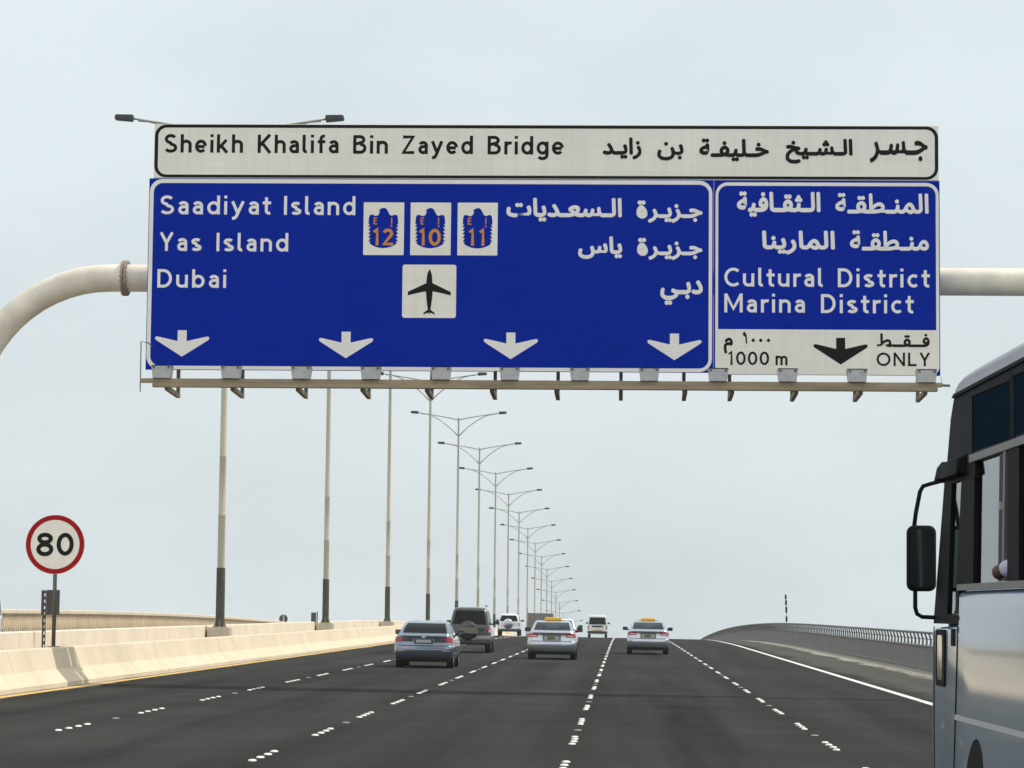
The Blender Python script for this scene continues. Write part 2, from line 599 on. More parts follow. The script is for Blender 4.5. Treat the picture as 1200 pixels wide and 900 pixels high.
def sweep_y(bm, prof, ys, zfun, closed=False, mi=0):
    """A cross-section (x, h above road) swept along the road."""
    rows = []
    for y in ys:
        rows.append([bm.verts.new((x, y, zfun(x, y) + h)) for x, h in prof])
    n = len(prof)
    for A, C in zip(rows, rows[1:]):
        for i in range(n if closed else n - 1):
            f = bm.faces.new((A[i], A[(i + 1) % n], C[(i + 1) % n], C[i]))
            f.material_index = mi
    if closed:
        bm.faces.new(rows[0])
        bm.faces.new(rows[-1])
    return rows


def yrange(a, b, step=6.0):
    n = max(1, int(math.ceil((b - a) / step)))
    return [a + (b - a) * i / n for i in range(n + 1)]


# ------------------------------------------------------------------ setting: water, deck, road
bm = B()
for k in range(1):
    vs = [bm.verts.new((9000 * math.cos(2 * math.pi * i / 48), 9000 * math.sin(2 * math.pi * i / 48), -16)) for i in range(48)]
    bm.faces.new(vs)
struct('sea', bm, 'sea')

Y0, Y1 = -120.0, 860.0
ROADY = yrange(Y0, Y1, 5.0)
bm = B()
sweep_y(bm, [(-12.0, 0), (-8, 0), (-4, 0), (0, 0), (4, 0), (8, 0), (10.43, 0)], ROADY, rz)
road = struct('road', bm, 'asphalt', smooth=True)
bm = B()
sweep_y(bm, [(-35.98, 0), (-30, 0), (-24, 0), (-16.6, 0)], ROADY, rz)
struct('opposite_road', bm, 'asphalt_far', smooth=True)
bm = B()
sweep_y(bm, [(-16.2, 0.05), (-12.8, 0.05)], ROADY, rz)
struct('median', bm, 'median_fill')
bm = B()
sweep_y(bm, [(-36.6, -0.02), (-36.9, -0.3), (-33, -1.2), (-28, -2.6), (3, -2.6), (7, -1.2), (11.2, -0.3), (10.9, -0.02)], ROADY, rz, closed=True)
struct('bridge_deck', bm, 'grey_concrete')

# painted lines: 4 mm above the asphalt
bm = B()
sweep_y(bm, [(-11.78, 0.004), (-11.58, 0.004)], ROADY, rz)
struct('road_line', bm, 'yellow_paint')
bm = B()
sweep_y(bm, [(6.46, 0.004), (6.66, 0.004)], ROADY, rz)
struct('road_line', bm, 'white_paint')


bm = B()
sweep_y(bm, [(-17.25, 0.004), (-17.05, 0.004)], ROADY, rz)
struct('road_line', bm, 'yellow_paint')
bm = B()
sweep_y(bm, [(-35.3, 0.004), (-35.1, 0.004)], ROADY, rz)
for X in (-20.9, -24.5, -28.1, -31.7):
    y = Y0
    while y < 500:
        sweep_y(bm, [(X - .06, 0.004), (X + .06, 0.004)], [y, y + 2.4], rz)
        y += 7.4
struct('road_line', bm, 'white_paint')


def stud(bm, X, Y, w=0.062, l=0.07, h=0.024):
    """A low ceramic button of the lane line."""
    z = rz(X, Y)
    s = slope(Y)
    rings = []
    for f, hh in ((1.0, 0.0), (0.92, 0.6), (0.6, 0.95)):
        rings.append([bm.verts.new((X + w * f * math.cos(a), Y + l * f * math.sin(a), z + s * l * f * math.sin(a) + h * hh + 0.001)) for a in [2 * math.pi * k / 8 for k in range(8)]])
    for A, C in zip(rings, rings[1:]):
        for k in range(8):
            bm.faces.new((A[k], A[(k + 1) % 8], C[(k + 1) % 8], C[k]))
    bm.faces.new(rings[-1])


for X, ph in ((-7.98, 52.1), (-4.36, 52.3), (-0.69, 51.2), (2.93, 51.1)):
    bm = B()
    bm2 = B()
    y = ph - 7.42 * 8
    k = 0
    while y < 470:
        for j in range(4):
            stud(bm, X + random.uniform(-.008, .008), y + (j - 1.5) * 0.78, 0.053, 0.11, 0.021)
        if k % 2 == 0:
            stud(bm2, X, y - 3.7, 0.06, 0.06, 0.018)
        y += 7.42
        k += 1
    struct('lane_line', bm, 'white_paint')
    struct('lane_reflectors', bm2, 'dull_stud')

# expansion joints across the carriageway
bm = B()
for y in (85.0, 168.0, 251.0, 2.0):
    for dy, w in ((0, 0.10),):
        A = [bm.verts.new((x, y, rz(x, y) + 0.003)) for x in (-11.9, 10.3)]
        C = [bm.verts.new((x, y + w, rz(x, y + w) + 0.003)) for x in (10.3, -11.9)]
        bm.faces.new(A + C)
struct('road_joint', bm, 'black_plastic')


# ------------------------------------------------------------------ barriers and parapets
def barrier(name, prof, label, m, y0, y1, seg, gap=0.025, zf=rz, first=0.0):
    bm = B()
    y = y0 + first
    while y < y1:
        ys = yrange(y, min(y + seg - gap, y1), 6.0)
        sweep_y(bm, prof, ys, zf, closed=True)
        y += seg
    bmesh.ops.recalc_face_normals(bm, faces=bm.faces[:])
    return tag(obj(name, bm, m), label, 'barrier')


fp = [(-11.96, -0.3), (-11.96, 0.09), (-12.22, 0.36), (-12.36, 0.79), (-12.38, 0.81), (-12.60, 0.81), (-12.62, 0.79), (-12.76, 0.36), (-13.0, 0.09), (-13.0, -0.3)]
barrier('concrete_barrier', fp, 'low cream concrete barrier along the yellow line, in front of the lamp posts', 'cream_concrete', Y0, 700, 14.6, first=6.3)
rp = [(-16.16, -0.3), (-16.16, 0.95), (-16.19, 0.98), (-16.42, 0.98), (-16.45, 0.95), (-16.6, 0.3), (-16.6, -0.3)]
barrier('concrete_barrier', rp, 'pale smooth concrete barrier on the far side of the median, behind the lamp posts', 'pale_concrete', Y0, 700, 22.0, first=4.0)

# ribbed wall on the far side of the opposite carriageway
wl = thing('ribbed_wall', 'long tan ribbed wall with a smooth cream top at far left beyond the median', 'wall')
bm = B()
ys = yrange(Y0, 600, 6)
sweep_y(bm, [(-35.97, 1.0), (-35.95, 1.03), (-35.95, 1.22), (-35.99, 1.26), (-36.5, 1.26), (-36.5, 1.0)], ys, rz, closed=True)
bmesh.ops.recalc_face_normals(bm, faces=bm.faces[:])
obj('coping', bm, 'cream_concrete', wl)
bm = B()
sweep_y(bm, [(-36.12, 0.13), (-36.12, 0.998), (-36.45, 0.998), (-36.45, 0.13)], ys, rz, closed=True)
y = 40.0
while y < 420:                                   # leaning ribs cast in the face
    z = rz(-36, y)
    l = random.uniform(-.05, .05)
    pts = []
    for h, dx in ((0.132, 0.16), (0.35, 0.05), (0.6, 0.02), (0.85, 0.08), (0.996, 0.18)):
        pts.append((h, dx))
    A = [bm.verts.new((-36.12 + dx, y + 0.45 * (h - .3) + l * h, z + h)) for h, dx in pts]
    C = [bm.verts.new((-36.12 + dx, y + 0.17 + 0.45 * (h - .3) + l * h, z + h)) for h, dx in pts]
    A0 = [bm.verts.new((-36.13, y + 0.45 * (h - .3) + l * h, z + h)) for h, dx in pts]
    C0 = [bm.verts.new((-36.13, y + 0.17 + 0.45 * (h - .3) + l * h, z + h)) for h, dx in pts]
    for i in range(len(pts) - 1):
        bm.faces.new((A[i], A[i + 1], C[i + 1], C[i]))
        bm.faces.new((A0[i], A0[i + 1], A[i + 1], A[i]))
        bm.faces.new((C[i], C[i + 1], C0[i + 1], C0[i]))
    y += 0.62 if y < 300 else 1.2
bmesh.ops.recalc_face_normals(bm, faces=bm.faces[:])
obj('ribbed_face', bm, 'tan_wall', wl)
bm = B()
y = 60.0
while y < 420:
    z = rz(-36, y)
    box(bm, -36.3, -35.98, y, y + 0.36, z - 0.1, z + 0.128)
    y += 0.72
obj('drain_base', bm, 'cream_concrete', wl)

# right parapet with its railing
pp = thing('bridge_parapet', 'grey concrete parapet with a curved post railing along the right shoulder', 'parapet')
bm = B()
y = Y0
while y < 620:
    ys = yrange(y, y + 11.97, 6)
    sweep_y(bm, [(10.40, -0.3), (10.40, 0.10), (10.43, 0.14), (10.44, 0.80), (10.40, 0.83), (10.40, 0.86), (10.85, 0.86), (10.85, -0.3)], ys, rz, closed=True)
    y += 12.0
bmesh.ops.recalc_face_normals(bm, faces=bm.faces[:])
obj('concrete_wall', bm, 'grey_concrete', pp)
bm = B()
tube(bm, [(10.52, y_, rz(10.52, y_) + 1.30) for y_ in yrange(Y0, 520, 4)], 0.045, 8)
obj('top_rail', bm, 'rail_grey', pp, smooth=True)
bm = B()
tube(bm, [(10.62, y_, rz(10.62, y_) + 1.08) for y_ in yrange(Y0, 520, 4)], 0.016, 6)
obj('middle_rail', bm, 'rail_grey', pp, smooth=True)


def post_geo(bm, y0=0.0, zf=None):
    out, inn = [], []
    for k in range(8):
        h = 0.862 + (1.27 - 0.862) * k / 7
        t = k / 7
        xo = 10.515 + 0.055 * (1 - t ** 2.4) + 0.018 * math.sin(math.pi * t)
        wd = 0.058 + 0.008 * (1 - t)
        out.append((xo + wd / 2, h))
        inn.append((xo - wd / 2, h))
    poly = inn + out[::-1]
    if zf is None:
        prism(bm, poly, -0.03, 0.03, 'xz')
    else:
        z = zf(10.6, y0)
        prism(bm, [(a, b + z) for a, b in poly], y0 - 0.03, y0 + 0.03, 'xz')


bm = B()
post_geo(bm)
first = None
PS = 1.40
for k in range(100):
    y = 94.0 + PS * k
    if first is None:
        first = o = obj('railing_post', bm, 'rail_grey', pp)
    else:
        o = first.copy()
        COL.objects.link(o)
        o.parent = pp
    o.location = (0, y, rz(10.6, y))
bm = B()
for k in range(170):
    post_geo(bm, 94.0 + PS * (100 + k), rz)
for k in range(1, 150):
    post_geo(bm, 94.0 - PS * k, rz)
o = obj('railing_posts', bm, 'rail_grey', pp)
o['kind'] = 'stuff'


# ------------------------------------------------------------------ median lamp posts
PX, PY0, PSP = -15.647, 119.06, 42.328
ORD = ['nearest', 'second', 'third', 'fourth', 'fifth', 'sixth', 'seventh', 'eighth', 'ninth', 'tenth', 'eleventh', 'twelfth', 'thirteenth', 'fourteenth', 'fifteenth', 'sixteenth', 'seventeenth', 'farthest']
EXTRA = {0: 'nearest twin-arm lamp post, its two lamps showing just above the white bridge name board',
         1: 'second twin-arm lamp post from the camera, its pole ending behind the big blue sign',
         2: 'third twin-arm lamp post from the camera, its pole ending behind the big blue sign',
         3: 'fourth twin-arm lamp post from the camera, its arms crossing behind the sign lights',
         4: 'fifth twin-arm lamp post from the camera, the tallest one wholly clear of the sign',
         17: 'farthest and smallest twin-arm lamp post, only its head showing past the crest'}


def lamp_post(mw):
    t = thing('lamp_post', '', 'street lamp', mw, 'twin arm lamp posts along the median')
    bm = B()
    box(bm, -0.44, 0.44, -0.44, 0.44, 0.0, 0.90, 0.02)
    obj('pedestal', bm, 'pedestal', t)
    bm = B()
    box(bm, -0.26, 0.26, -0.26, 0.26, 0.90, 0.94, 0.005)
    for a in range(4):
        c, s = math.cos(math.pi / 2 * a), math.sin(math.pi / 2 * a)
        A = [bm.verts.new((c * r_ - s * w_, s * r_ + c * w_, z_)) for r_, w_, z_ in ((0.12, -.012, .94), (0.25, -.012, .94), (0.16, -.012, 1.2))]
        C = [bm.verts.new((c * r_ - s * w_, s * r_ + c * w_, z_)) for r_, w_, z_ in ((0.12, .012, .94), (0.25, .012, .94), (0.16, .012, 1.2))]
        bm.faces.new(A)
        bm.faces.new(C[::-1])
        for i in range(3):
            bm.faces.new((A[i], C[i], C[(i + 1) % 3], A[(i + 1) % 3]))
    for cx in (-.2, .2):
        for cy in (-.2, .2):
            lathe(bm, [(0.03, .94), (0.03, .99)], 'z', 6, (cx, cy, 0))
    obj('base_plate', bm, 'rusty', t)
    bm = B()
    lathe(bm, [(0.175, 0.94), (0.17, 3.2), (0.165, 3.22), (0.15, 3.22)], 'z', 16)
    obj('sleeve', bm, 'sleeve', t, angle=40)
    bm = B()
    prof = [(0.145, 3.215), (0.140, 5.2), (0.15, 5.22), (0.15, 5.30), (0.138, 5.32), (0.132, 7.5), (0.14, 7.52), (0.14, 7.58), (0.13, 7.6), (0.11, 13.0), (0.08, 20.1), (0.085, 20.12), (0.085, 20.45), (0.05, 20.5)]
    lathe(bm, prof, 'z', 16)
    obj('pole', bm, 'pole_paint', t, angle=35)
    for s in (-1, 1):
        bm = B()
        up = [(s * 0.06, 0, 20.25)]
        lo = [(s * 0.07, 0, 18.75)]
        for k in range(1, 9):
            q = k / 8
            up.append((s * (0.06 + 3.84 * q), 0, 20.25 + 0.68 * q ** 0.85))
            lo.append((s * (0.07 + 3.55 * q), 0, 18.75 + 2.08 * (math.sin(q * math.pi / 2) ** 0.92)))
        tube(bm, up, [0.055 - 0.018 * k / 8 for k in range(9)], 8)
        tube(bm, lo, [0.05 - 0.018 * k / 8 for k in range(9)], 8)
        obj('arm', bm, 'arm_metal', t, smooth=True)
        bm = B()
        poly = [(s * 3.80, 20.90), (s * 3.83, 20.80), (s * 4.50, 20.86), (s * 4.54, 20.92), (s * 4.52, 21.04), (s * 4.47, 21.07), (s * 3.84, 21.06), (s * 3.80, 21.03)]
        pillow(bm, poly, -0.17, 0.17, 0.03, 'xz')
        obj('lamp_head', bm, 'lamp_black', t, angle=40)
    return t


base_post = None
for i in range(18):
    y = PY0 + PSP * i
    mw = Matrix.Translation((PX, y, rz(PX, y)))
    lab = EXTRA.get(i, ORD[i] + ' twin-arm lamp post from the camera in the long median row')
    if base_post is None:
        base_post = lamp_post(mw)
        base_post['label'] = lab
    else:
        dup(base_post, mw, lab, 'twin arm lamp posts along the median')

# ------------------------------------------------------------------ lettering
WS = 0.155          # stroke width in cap heights
HS = WS / 2


def arc(cx, cy, rx, ry, a0, a1, n=14):
    return [(cx + rx * math.cos(R(a0 + (a1 - a0) * i / n)), cy + ry * math.sin(R(a0 + (a1 - a0) * i / n))) for i in range(n + 1)]


xh = 0.70
h = HS
bowl = arc(0.275, xh / 2, 0.275 - h, xh / 2 - h, 0, 360, 26)


def shift(p, dx, dy=0):
    return [(a + dx, b + dy) for a, b in p]


S_path = arc(0.30, 0.735, 0.205, 0.19, 28, 180, 9) + arc(0.30, 0.735, 0.205, 0.19, 180, 262, 5)[1:] + arc(0.30, 0.265, 0.225, 0.19, 82, -90, 11) + arc(0.30, 0.265, 0.225, 0.19, -90, -155, 5)[1:]
s_path = [(a * 0.82 - 0.01, b * xh) for a, b in S_path]
s_path = arc(0.235, 0.515, 0.15, 0.108, 30, 262, 12) + arc(0.235, 0.185, 0.165, 0.108, 82, -155, 14)
arch = [(h, 0.40)] + arc(0.2575, 0.44, 0.18, xh - h - 0.44, 180, 0, 12)[1:] + [(0.4375, 0)]
GLY = {
    'S': ([S_path], 0.60), 's': ([s_path], 0.46),
    'h': ([[(h, 0), (h, 1.0)], arch], 0.515), 'n': ([[(h, 0), (h, xh)], arch], 0.515),
    'm': ([[(h, 0), (h, xh)], arch, shift([(h, 0.40)] + arc(0.2575, 0.44, 0.18, xh - h - 0.44, 180, 0, 12)[1:] + [(0.4375, 0)], 0.36)], 0.875),
    'e': ([arc(0.275, xh / 2, 0.275 - h, xh / 2 - h, 4, 318, 24), [(h + .05, 0.335), (0.55 - h - .03, 0.335)]], 0.55),
    'i': ([[(h, 0), (h, xh)], [(h, 0.85), (h, 1.0)]], 2 * h),
    'k': ([[(h, 0), (h, 1.0)], [(0.44, xh), (h + .05, 0.28)], [(0.19, 0.40), (0.47, 0)]], 0.54),
    'a': ([arc(0.225, xh - h - 0.16, 0.15, 0.16, 158, 0, 10) + [(0.375, 0)],
           [(0.375, 0.40), (0.23, 0.40)] + arc(0.23, 0.40 - (0.40 - h) / 2, 0.15, (0.40 - h) / 2, 90, 270, 10)[1:] + arc(0.23, 0.22, 0.145, 0.22 - h, 270, 340, 5)[1:]], 0.375 + h),
    'l': ([[(h, 1.0), (h, 0.19)] + arc(h + 0.105, 0.19, 0.105, 0.19 - h, 180, 285, 8)[1:]], 0.235),
    'f': ([[(0.17, 0), (0.17, 0.80)] + arc(0.17 + 0.125, 0.80, 0.125, 0.2 - h, 180, 70, 8)[1:], [(0.02, xh - h), (0.36, xh - h)]], 0.37),
    'B': ([[(h, 0), (h, 1)], [(h, 1 - h), (0.30, 1 - h)] + arc(0.30, 0.755, 0.18, 0.245 - h, 90, -90, 10)[1:] + [(h, 0.51 + .0)],
           [(0.30, 0.51), (0.33, 0.51)] + arc(0.33, 0.51 - (0.51 - h) / 2, 0.20, (0.51 - h) / 2, 90, -90, 10)[1:] + [(h, h)]], 0.61),
    'Z': ([[(0.04, 1 - h), (0.50, 1 - h), (0.06, h), (0.56, h)]], 0.60),
    'y': ([[(0.06, xh), (0.285, 0.06)], [(0.50, xh), (0.235, -0.06), (0.20, -0.13)] + [(0.15, -0.19), (0.05, -0.2)]], 0.56),
    'd': ([bowl, [(0.55 - h, 0), (0.55 - h, 1.0)]], 0.55), 'b': ([bowl, [(h, 0), (h, 1.0)]], 0.55),
    'g': ([bowl, [(0.55 - h, xh), (0.55 - h, -0.03)] + arc(0.275, -0.03, 0.275 - h, 0.19, 0, -150, 12)[1:]], 0.55),
    'r': ([[(h, 0), (h, xh)], [(h, 0.40)] + arc(0.2675, 0.42, 0.19, xh - h - 0.42, 180, 68, 8)[1:]], 0.325),
    't': ([[(0.15, 0.92), (0.15, 0.19)] + arc(0.27, 0.19, 0.12, 0.19 - h, 180, 290, 8)[1:], [(0.0, xh - h), (0.34, xh - h)]], 0.335),
    'I': ([[(h, 0), (h, 1)]], 2 * h), 'Y': ([[(0.06, 1.0), (0.30, 0.44)], [(0.54, 1.0), (0.30, 0.44), (0.30, 0)]], 0.60),
    'D': ([[(h, 0), (h, 1)], [(h, 1 - h), (0.26, 1 - h)] + arc(0.26, 0.5, 0.30, 0.5 - h, 90, -90, 16)[1:] + [(h, h)]], 0.64),
    'u': ([[(0.515 - h, xh), (0.515 - h, 0)], [(h, xh)] + arc(0.2575, 0.26, 0.18, 0.26 - h, 180, 340, 12)], 0.515),
    'C': ([arc(0.40, 0.5, 0.40 - h, 0.5 - h, 48, 312, 22)], 0.66), 'c': ([arc(0.275, xh / 2, 0.275 - h, xh / 2 - h, 48, 312, 18)], 0.47),
    'K': ([[(h, 0), (h, 1)], [(0.55, 1.0), (h + .04, 0.42)], [(0.20, 0.56), (0.57, 0)]], 0.62),
    'M': ([[(h, 0), (h, 1.0)], [(h, 0.98), (0.40, 0.20), (0.80 - h, 0.98)], [(0.80 - h, 0), (0.80 - h, 1.0)]], 0.80),
    'N': ([[(h, 0), (h, 1.0)], [(h, 0.97), (0.68 - h, 0.03)], [(0.68 - h, 0), (0.68 - h, 1.0)]], 0.68),
    'O': ([arc(0.41, 0.5, 0.41 - h, 0.5 - h, 0, 360, 30)], 0.82), 'L': ([[(h, 1.0), (h, h), (0.50, h)]], 0.52),
    'E': ([[(h, 0), (h, 1.0)], [(h, 1 - h), (0.50, 1 - h)], [(h, 0.52), (0.45, 0.52)], [(h, h), (0.50, h)]], 0.52),
    '1': ([[(0.02, 0.80), (0.20, 0.97), (0.20, 0)]], 0.36), '0': ([arc(0.32, 0.5, 0.32 - h, 0.5 - h, 0, 360, 28)], 0.64),
    '2': ([arc(0.28, 0.71, 0.28 - h, 0.29 - h, 165, -35, 14) + [(0.07, h), (0.57, h)]], 0.58),
    '8': ([arc(0.32, 0.75, 0.215, 0.25 - h, 0, 360, 22), arc(0.32, 0.265, 0.32 - h, 0.265 - h + 0.03, 0, 360, 24)], 0.64),
}


def ribbon(path, hw):
    """Outline quads of a stroke of half width hw with mitred joints and square ends."""
    closed = (Vector(path[0]) - Vector(path[-1])).length < 1e-6
    pts = [Vector(p) for p in (path[:-1] if closed else path)]
    n = len(pts)
    Lf, Rt = [], []
    for i in range(n):
        if closed or 0 < i < n - 1:
            d1, d2 = (pts[i] - pts[i - 1]).normalized(), (pts[(i + 1) % n] - pts[i]).normalized()
            n1, n2 = Vector((-d1.y, d1.x)), Vector((-d2.y, d2.x))
            m_ = n1 + n2
            m_ = m_ / max(0.6, m_.dot(n1))
        else:
            d = (pts[1] - pts[0]) if i == 0 else (pts[-1] - pts[-2])
            d.normalize()
            m_ = Vector((-d.y, d.x))
        Lf.append(pts[i] + m_ * hw)
        Rt.append(pts[i] - m_ * hw)
    return Lf, Rt, closed


def strokes(bm, paths, ox, oz, sc, scx, y, weight=1.0, lift=0.0):
    for k, p in enumerate(paths):
        k_ = scx / sc                       # widen the path, keep the stroke
        Lf, Rt, cl = ribbon([(a * k_, b) for a, b in p], HS * weight)
        yy = y - 0.0006 * k - lift
        A = [bm.verts.new((ox + v.x * sc, yy, oz + v.y * sc)) for v in Lf]
        C = [bm.verts.new((ox + v.x * sc, yy, oz + v.y * sc)) for v in Rt]
        n = len(A)
        for i in range(n if cl else n - 1):
            bm.faces.new((A[i], A[(i + 1) % n], C[(i + 1) % n], C[i]))


def latin(bm, word, x0, x1, z0, cap, y, weight=1.06, trk=0.14):
    """A word of stroke letters between x0 and x1, its baseline at z0."""
    wid = [GLY[c][1] for c in word]
    gaps = len(word) - 1
    track = trk
    fx = 1.0
    if gaps:
        fx = (x1 - x0) / cap / (sum(wid) + track * gaps)
    x = x0
    for c, w in zip(word, wid):
        strokes(bm, GLY[c][0], x, z0, cap, cap * fx, y, weight)
        x += (w + track) * cap * fx


_gc = {}


def glyph(ch):
    if ch == chr(0xFE93):            # the tied-off round letter: a drop with a small eye and two dots
        if ch not in _gc:
            vs, fs = [], []
            n = 28
            for k in range(n):
                a = 2 * math.pi * k / n
                q = 0.5 + 0.5 * math.sin(a)
                vs.append((0.27 + 0.235 * math.cos(a) * (1 - 0.38 * q) - 0.05 * q, 0.23 + 0.27 * math.sin(a)))
                vs.append((0.25 + 0.105 * math.cos(a) - 0.02 * q, 0.245 + 0.055 * math.sin(a)))
            for k in range(n):
                j = (k + 1) % n
                fs.append((2 * k, 2 * j, 2 * j + 1, 2 * k + 1))
            for cx in (0.16, 0.31):
                b0 = len(vs)
                vs += [(cx + 0.062 * math.cos(2 * math.pi * k / 12), 0.66 + 0.062 * math.sin(2 * math.pi * k / 12)) for k in range(12)]
                fs.append(tuple(range(b0, b0 + 12)))
            _gc[ch] = (vs, fs, 0.56)
        return _gc[ch]
    if ch not in _gc:
        def mesh_of(s):
            c = bpy.data.curves.new('lettering', 'FONT')
            c.body = s
            c.resolution_u = 4
            o = bpy.data.objects.new('lettering', c)
            COL.objects.link(o)
            dg = bpy.context.evaluated_depsgraph_get()
            me = bpy.data.meshes.new_from_object(o.evaluated_get(dg))
            vs = [(v.co.x, v.co.y) for v in me.vertices]
            fs = [tuple(p.vertices) for p in me.polygons]
            bpy.data.objects.remove(o)
            bpy.data.curves.remove(c)
            bpy.data.meshes.remove(me)
            return vs, fs
        vs, fs = mesh_of(ch)
        v2, _ = mesh_of(ch + 'l')
        vl, _ = mesh_of('l')
        adv = max(a for a, b in v2) - max(a for a, b in vl)
        _gc[ch] = (vs, fs, adv)
    return _gc[ch]


def arabic(bm, codes, x0, x1, z0, z1, y):
    """Joined letters, given right to left, fitted into the box x0..x1, z0..z1."""
    V, Fc, x = [], [], 0.0
    for k, c in enumerate(reversed(codes)):
        vs, fs, adv = glyph(chr(c))
        b = len(V)
        V += [(a + x, q, k % 2) for a, q in vs]
        Fc += [tuple(i + b for i in f) for f in fs]
        x += adv
    ax, bx = min(v[0] for v in V), max(v[0] for v in V)
    az, bz = min(v[1] for v in V), max(v[1] for v in V)
    w = (z1 - z0) * 0.033
    for q, (dx, dz) in enumerate(((0, 0), (w, w * .6), (-w, w * .6), (w, -w * .6), (-w, -w * .6), (0, w * 1.3), (0, -w * 1.3))):
        bv = [bm.verts.new((x0 + w + dx + (v[0] - ax) / (bx - ax) * (x1 - x0 - 2 * w), y - 0.0005 * v[2] - 0.0011 * q, z0 + w * 1.3 + dz + (v[1] - az) / (bz - az) * (z1 - z0 - 2.6 * w))) for v in V]
        for f in Fc:
            try:
                bm.faces.new([bv[i] for i in f])
            except ValueError:
                pass


# ------------------------------------------------------------------ the overhead sign
# sign layout grid: u to the right and v down in units of about 19.6 mm, measured from the boards' common corner
def SX(u):
    return -1.8261 + 0.019635 * (u - 640) - 1.979e-7 * (u - 640) ** 2


def SZ(v):
    return 11.8428 - 0.019809 * (v - 300)


YS = 70.0           # front of the boards


def face_normals(bm):
    for f in bm.faces:
        f.normal_update()
        if f.normal.y > 0:
            f.normal_flip()


def sheet(name, poly, m, parent, y):
    bm = B()
    bm.faces.new([bm.verts.new((a, y, b)) for a, b in poly])
    face_normals(bm)
    return obj(name, bm, m, parent)


def ring(name, outer, inner, m, parent, y):
    bm = B()
    A = [bm.verts.new((a, y, b)) for a, b in outer]
    C = [bm.verts.new((a, y, b)) for a, b in inner]
    n = len(A)
    for i in range(n):
        bm.faces.new((A[i], A[(i + 1) % n], C[(i + 1) % n], C[i]))
    face_normals(bm)
    return obj(name, bm, m, parent)


def words(parent, m, y, items):
    """items: ('L', text, u0, u1, baseline v, cap height in v) or ('A', codes, u0, u1, top v, bottom v)."""
    for it in items:
        bm = B()
        if it[0] == 'L':
            w = it[6] if len(it) > 6 else 1.0
            latin(bm, it[1], SX(it[2]), SX(it[3]), SZ(it[4]), it[5] * 0.019809, y, w)
        else:
            arabic(bm, it[1], SX(it[2]), SX(it[3]), SZ(it[5]), SZ(it[4]), y)
        face_normals(bm)
        obj('lettering', bm, m, parent)


def board(name, label, u0, u1, v0, v1, m, depth=0.07):
    t = thing(name, label, 'road sign')
    bm = B()
    box(bm, SX(u0), SX(u1), YS, YS + depth, SZ(v1), SZ(v0), 0.006)
    obj('panel', bm, m, t)
    bm = B()                                        # back rails
    n = max(2, int((SX(u1) - SX(u0)) / 1.6))
    for i in range(n + 1):
        x = SX(u0) + 0.15 + (SX(u1) - SX(u0) - 0.3) * i / n
        box(bm, x - 0.04, x + 0.04, YS + depth + .002, YS + depth + 0.12, SZ(v1) + 0.05, SZ(v0) - 0.12)
    obj('back_rails', bm, 'galv', t)
    return t


TW = 0x0640
# bridge name board
t = board('name_sign', 'long white overhead board with black Latin and Arabic bridge name, topmost of the gantry', 178, 1100.5, 146, 210, 'sign_white')
o1 = rrect(SX(178.6), SX(1100), SZ(210 - .6), SZ(146.6), 0.27, 6)
ring('border', o1, rrect(SX(182.6), SX(1096), SZ(206), SZ(150.3), 0.20, 6), 'vinyl_black', t, YS - .003)
words(t, 'vinyl_black', YS - .003, [('L', 'Sheikh', 189.6, 282.6, 180, 21.8, 1.1), ('L', 'Khalifa', 299.5, 395, 180.2, 21.8, 1.1), ('L', 'Bin', 411.8, 453, 180.6, 21.8, 1.1), ('L', 'Zayed', 469.6, 553, 180.8, 21.8, 1.1), ('L', 'Bridge', 570, 660, 181, 21.8, 1.1)])
words(t, 'vinyl_black', YS - .003, [('A', [0xFE9F, TW, 0xFEB4, TW, 0xFEAE], 1019.5, 1087.6, 163.5, 189.6), ('A', [0xFE8D, 0xFEDF, TW, 0xFEB8, TW, 0xFEF4, 0xFEA6], 920.5, 999.4, 161.4, 190.8),
      ('A', [0xFEA7, TW, 0xFEE0, 0xFEF4, 0xFED4, TW, 0xFE94], 819, 901, 161.4, 188.4), ('A', [0xFE91, 0xFEE6], 769.6, 800.5, 165.6, 187.5), ('A', [0xFEAF, 0xFE8D, 0xFEF3, TW, 0xFEAA], 705.4, 751, 160.5, 186.6)])

# main destination board
t = board('destination_sign', 'wide blue overhead board listing islands and Dubai with eagle shields and a plane', 173.2, 836.2, 210.6, 435.4, 'sign_blue')
o1 = rrect(SX(174.0), SX(834.6), SZ(435), SZ(211.2), 0.30, 6)
ring('border', o1, rrect(SX(178.6), SX(830.6), SZ(430.8), SZ(216), 0.215, 6), 'vinyl_white', t, YS - .003)
yL = YS - .003
words(t, 'vinyl_white', yL, [('L', 'Saadiyat', 186, 316.5, 253, 22.3), ('L', 'Island', 331.5, 416, 253.2, 22.3)])
words(t, 'vinyl_white', yL, [('L', 'Yas', 186.6, 236, 296.2, 21.8), ('L', 'Island', 253, 338, 296.4, 21.8)])
words(t, 'vinyl_white', yL, [('L', 'Dubai', 184.5, 266, 339.4, 21.8)])
words(t, 'vinyl_white', yL, [('A', [0xFE9F, TW, 0xFEB0, 0xFEF3, TW, 0xFEAE, 0xFE93], 745.6, 823, 234.5, 261), ('A', [0xFE8D, 0xFEDF, TW, 0xFEB4, 0xFECC, TW, 0xFEAA, 0xFEF3, 0xFE8E, 0xFE95], 593, 728.5, 232, 260)])
words(t, 'vinyl_white', yL, [('A', [0xFE9F, TW, 0xFEB0, 0xFEF3, TW, 0xFEAE, 0xFE93], 746.5, 823, 278.5, 304.5), ('A', [0xFEF3, 0xFE8E, 0xFEB1], 677.5, 729, 277, 303.6)])
words(t, 'vinyl_white', yL, [('A', [0xFEA9, 0xFE91, TW, 0xFEF2], 774, 823.6, 327.6, 357)])


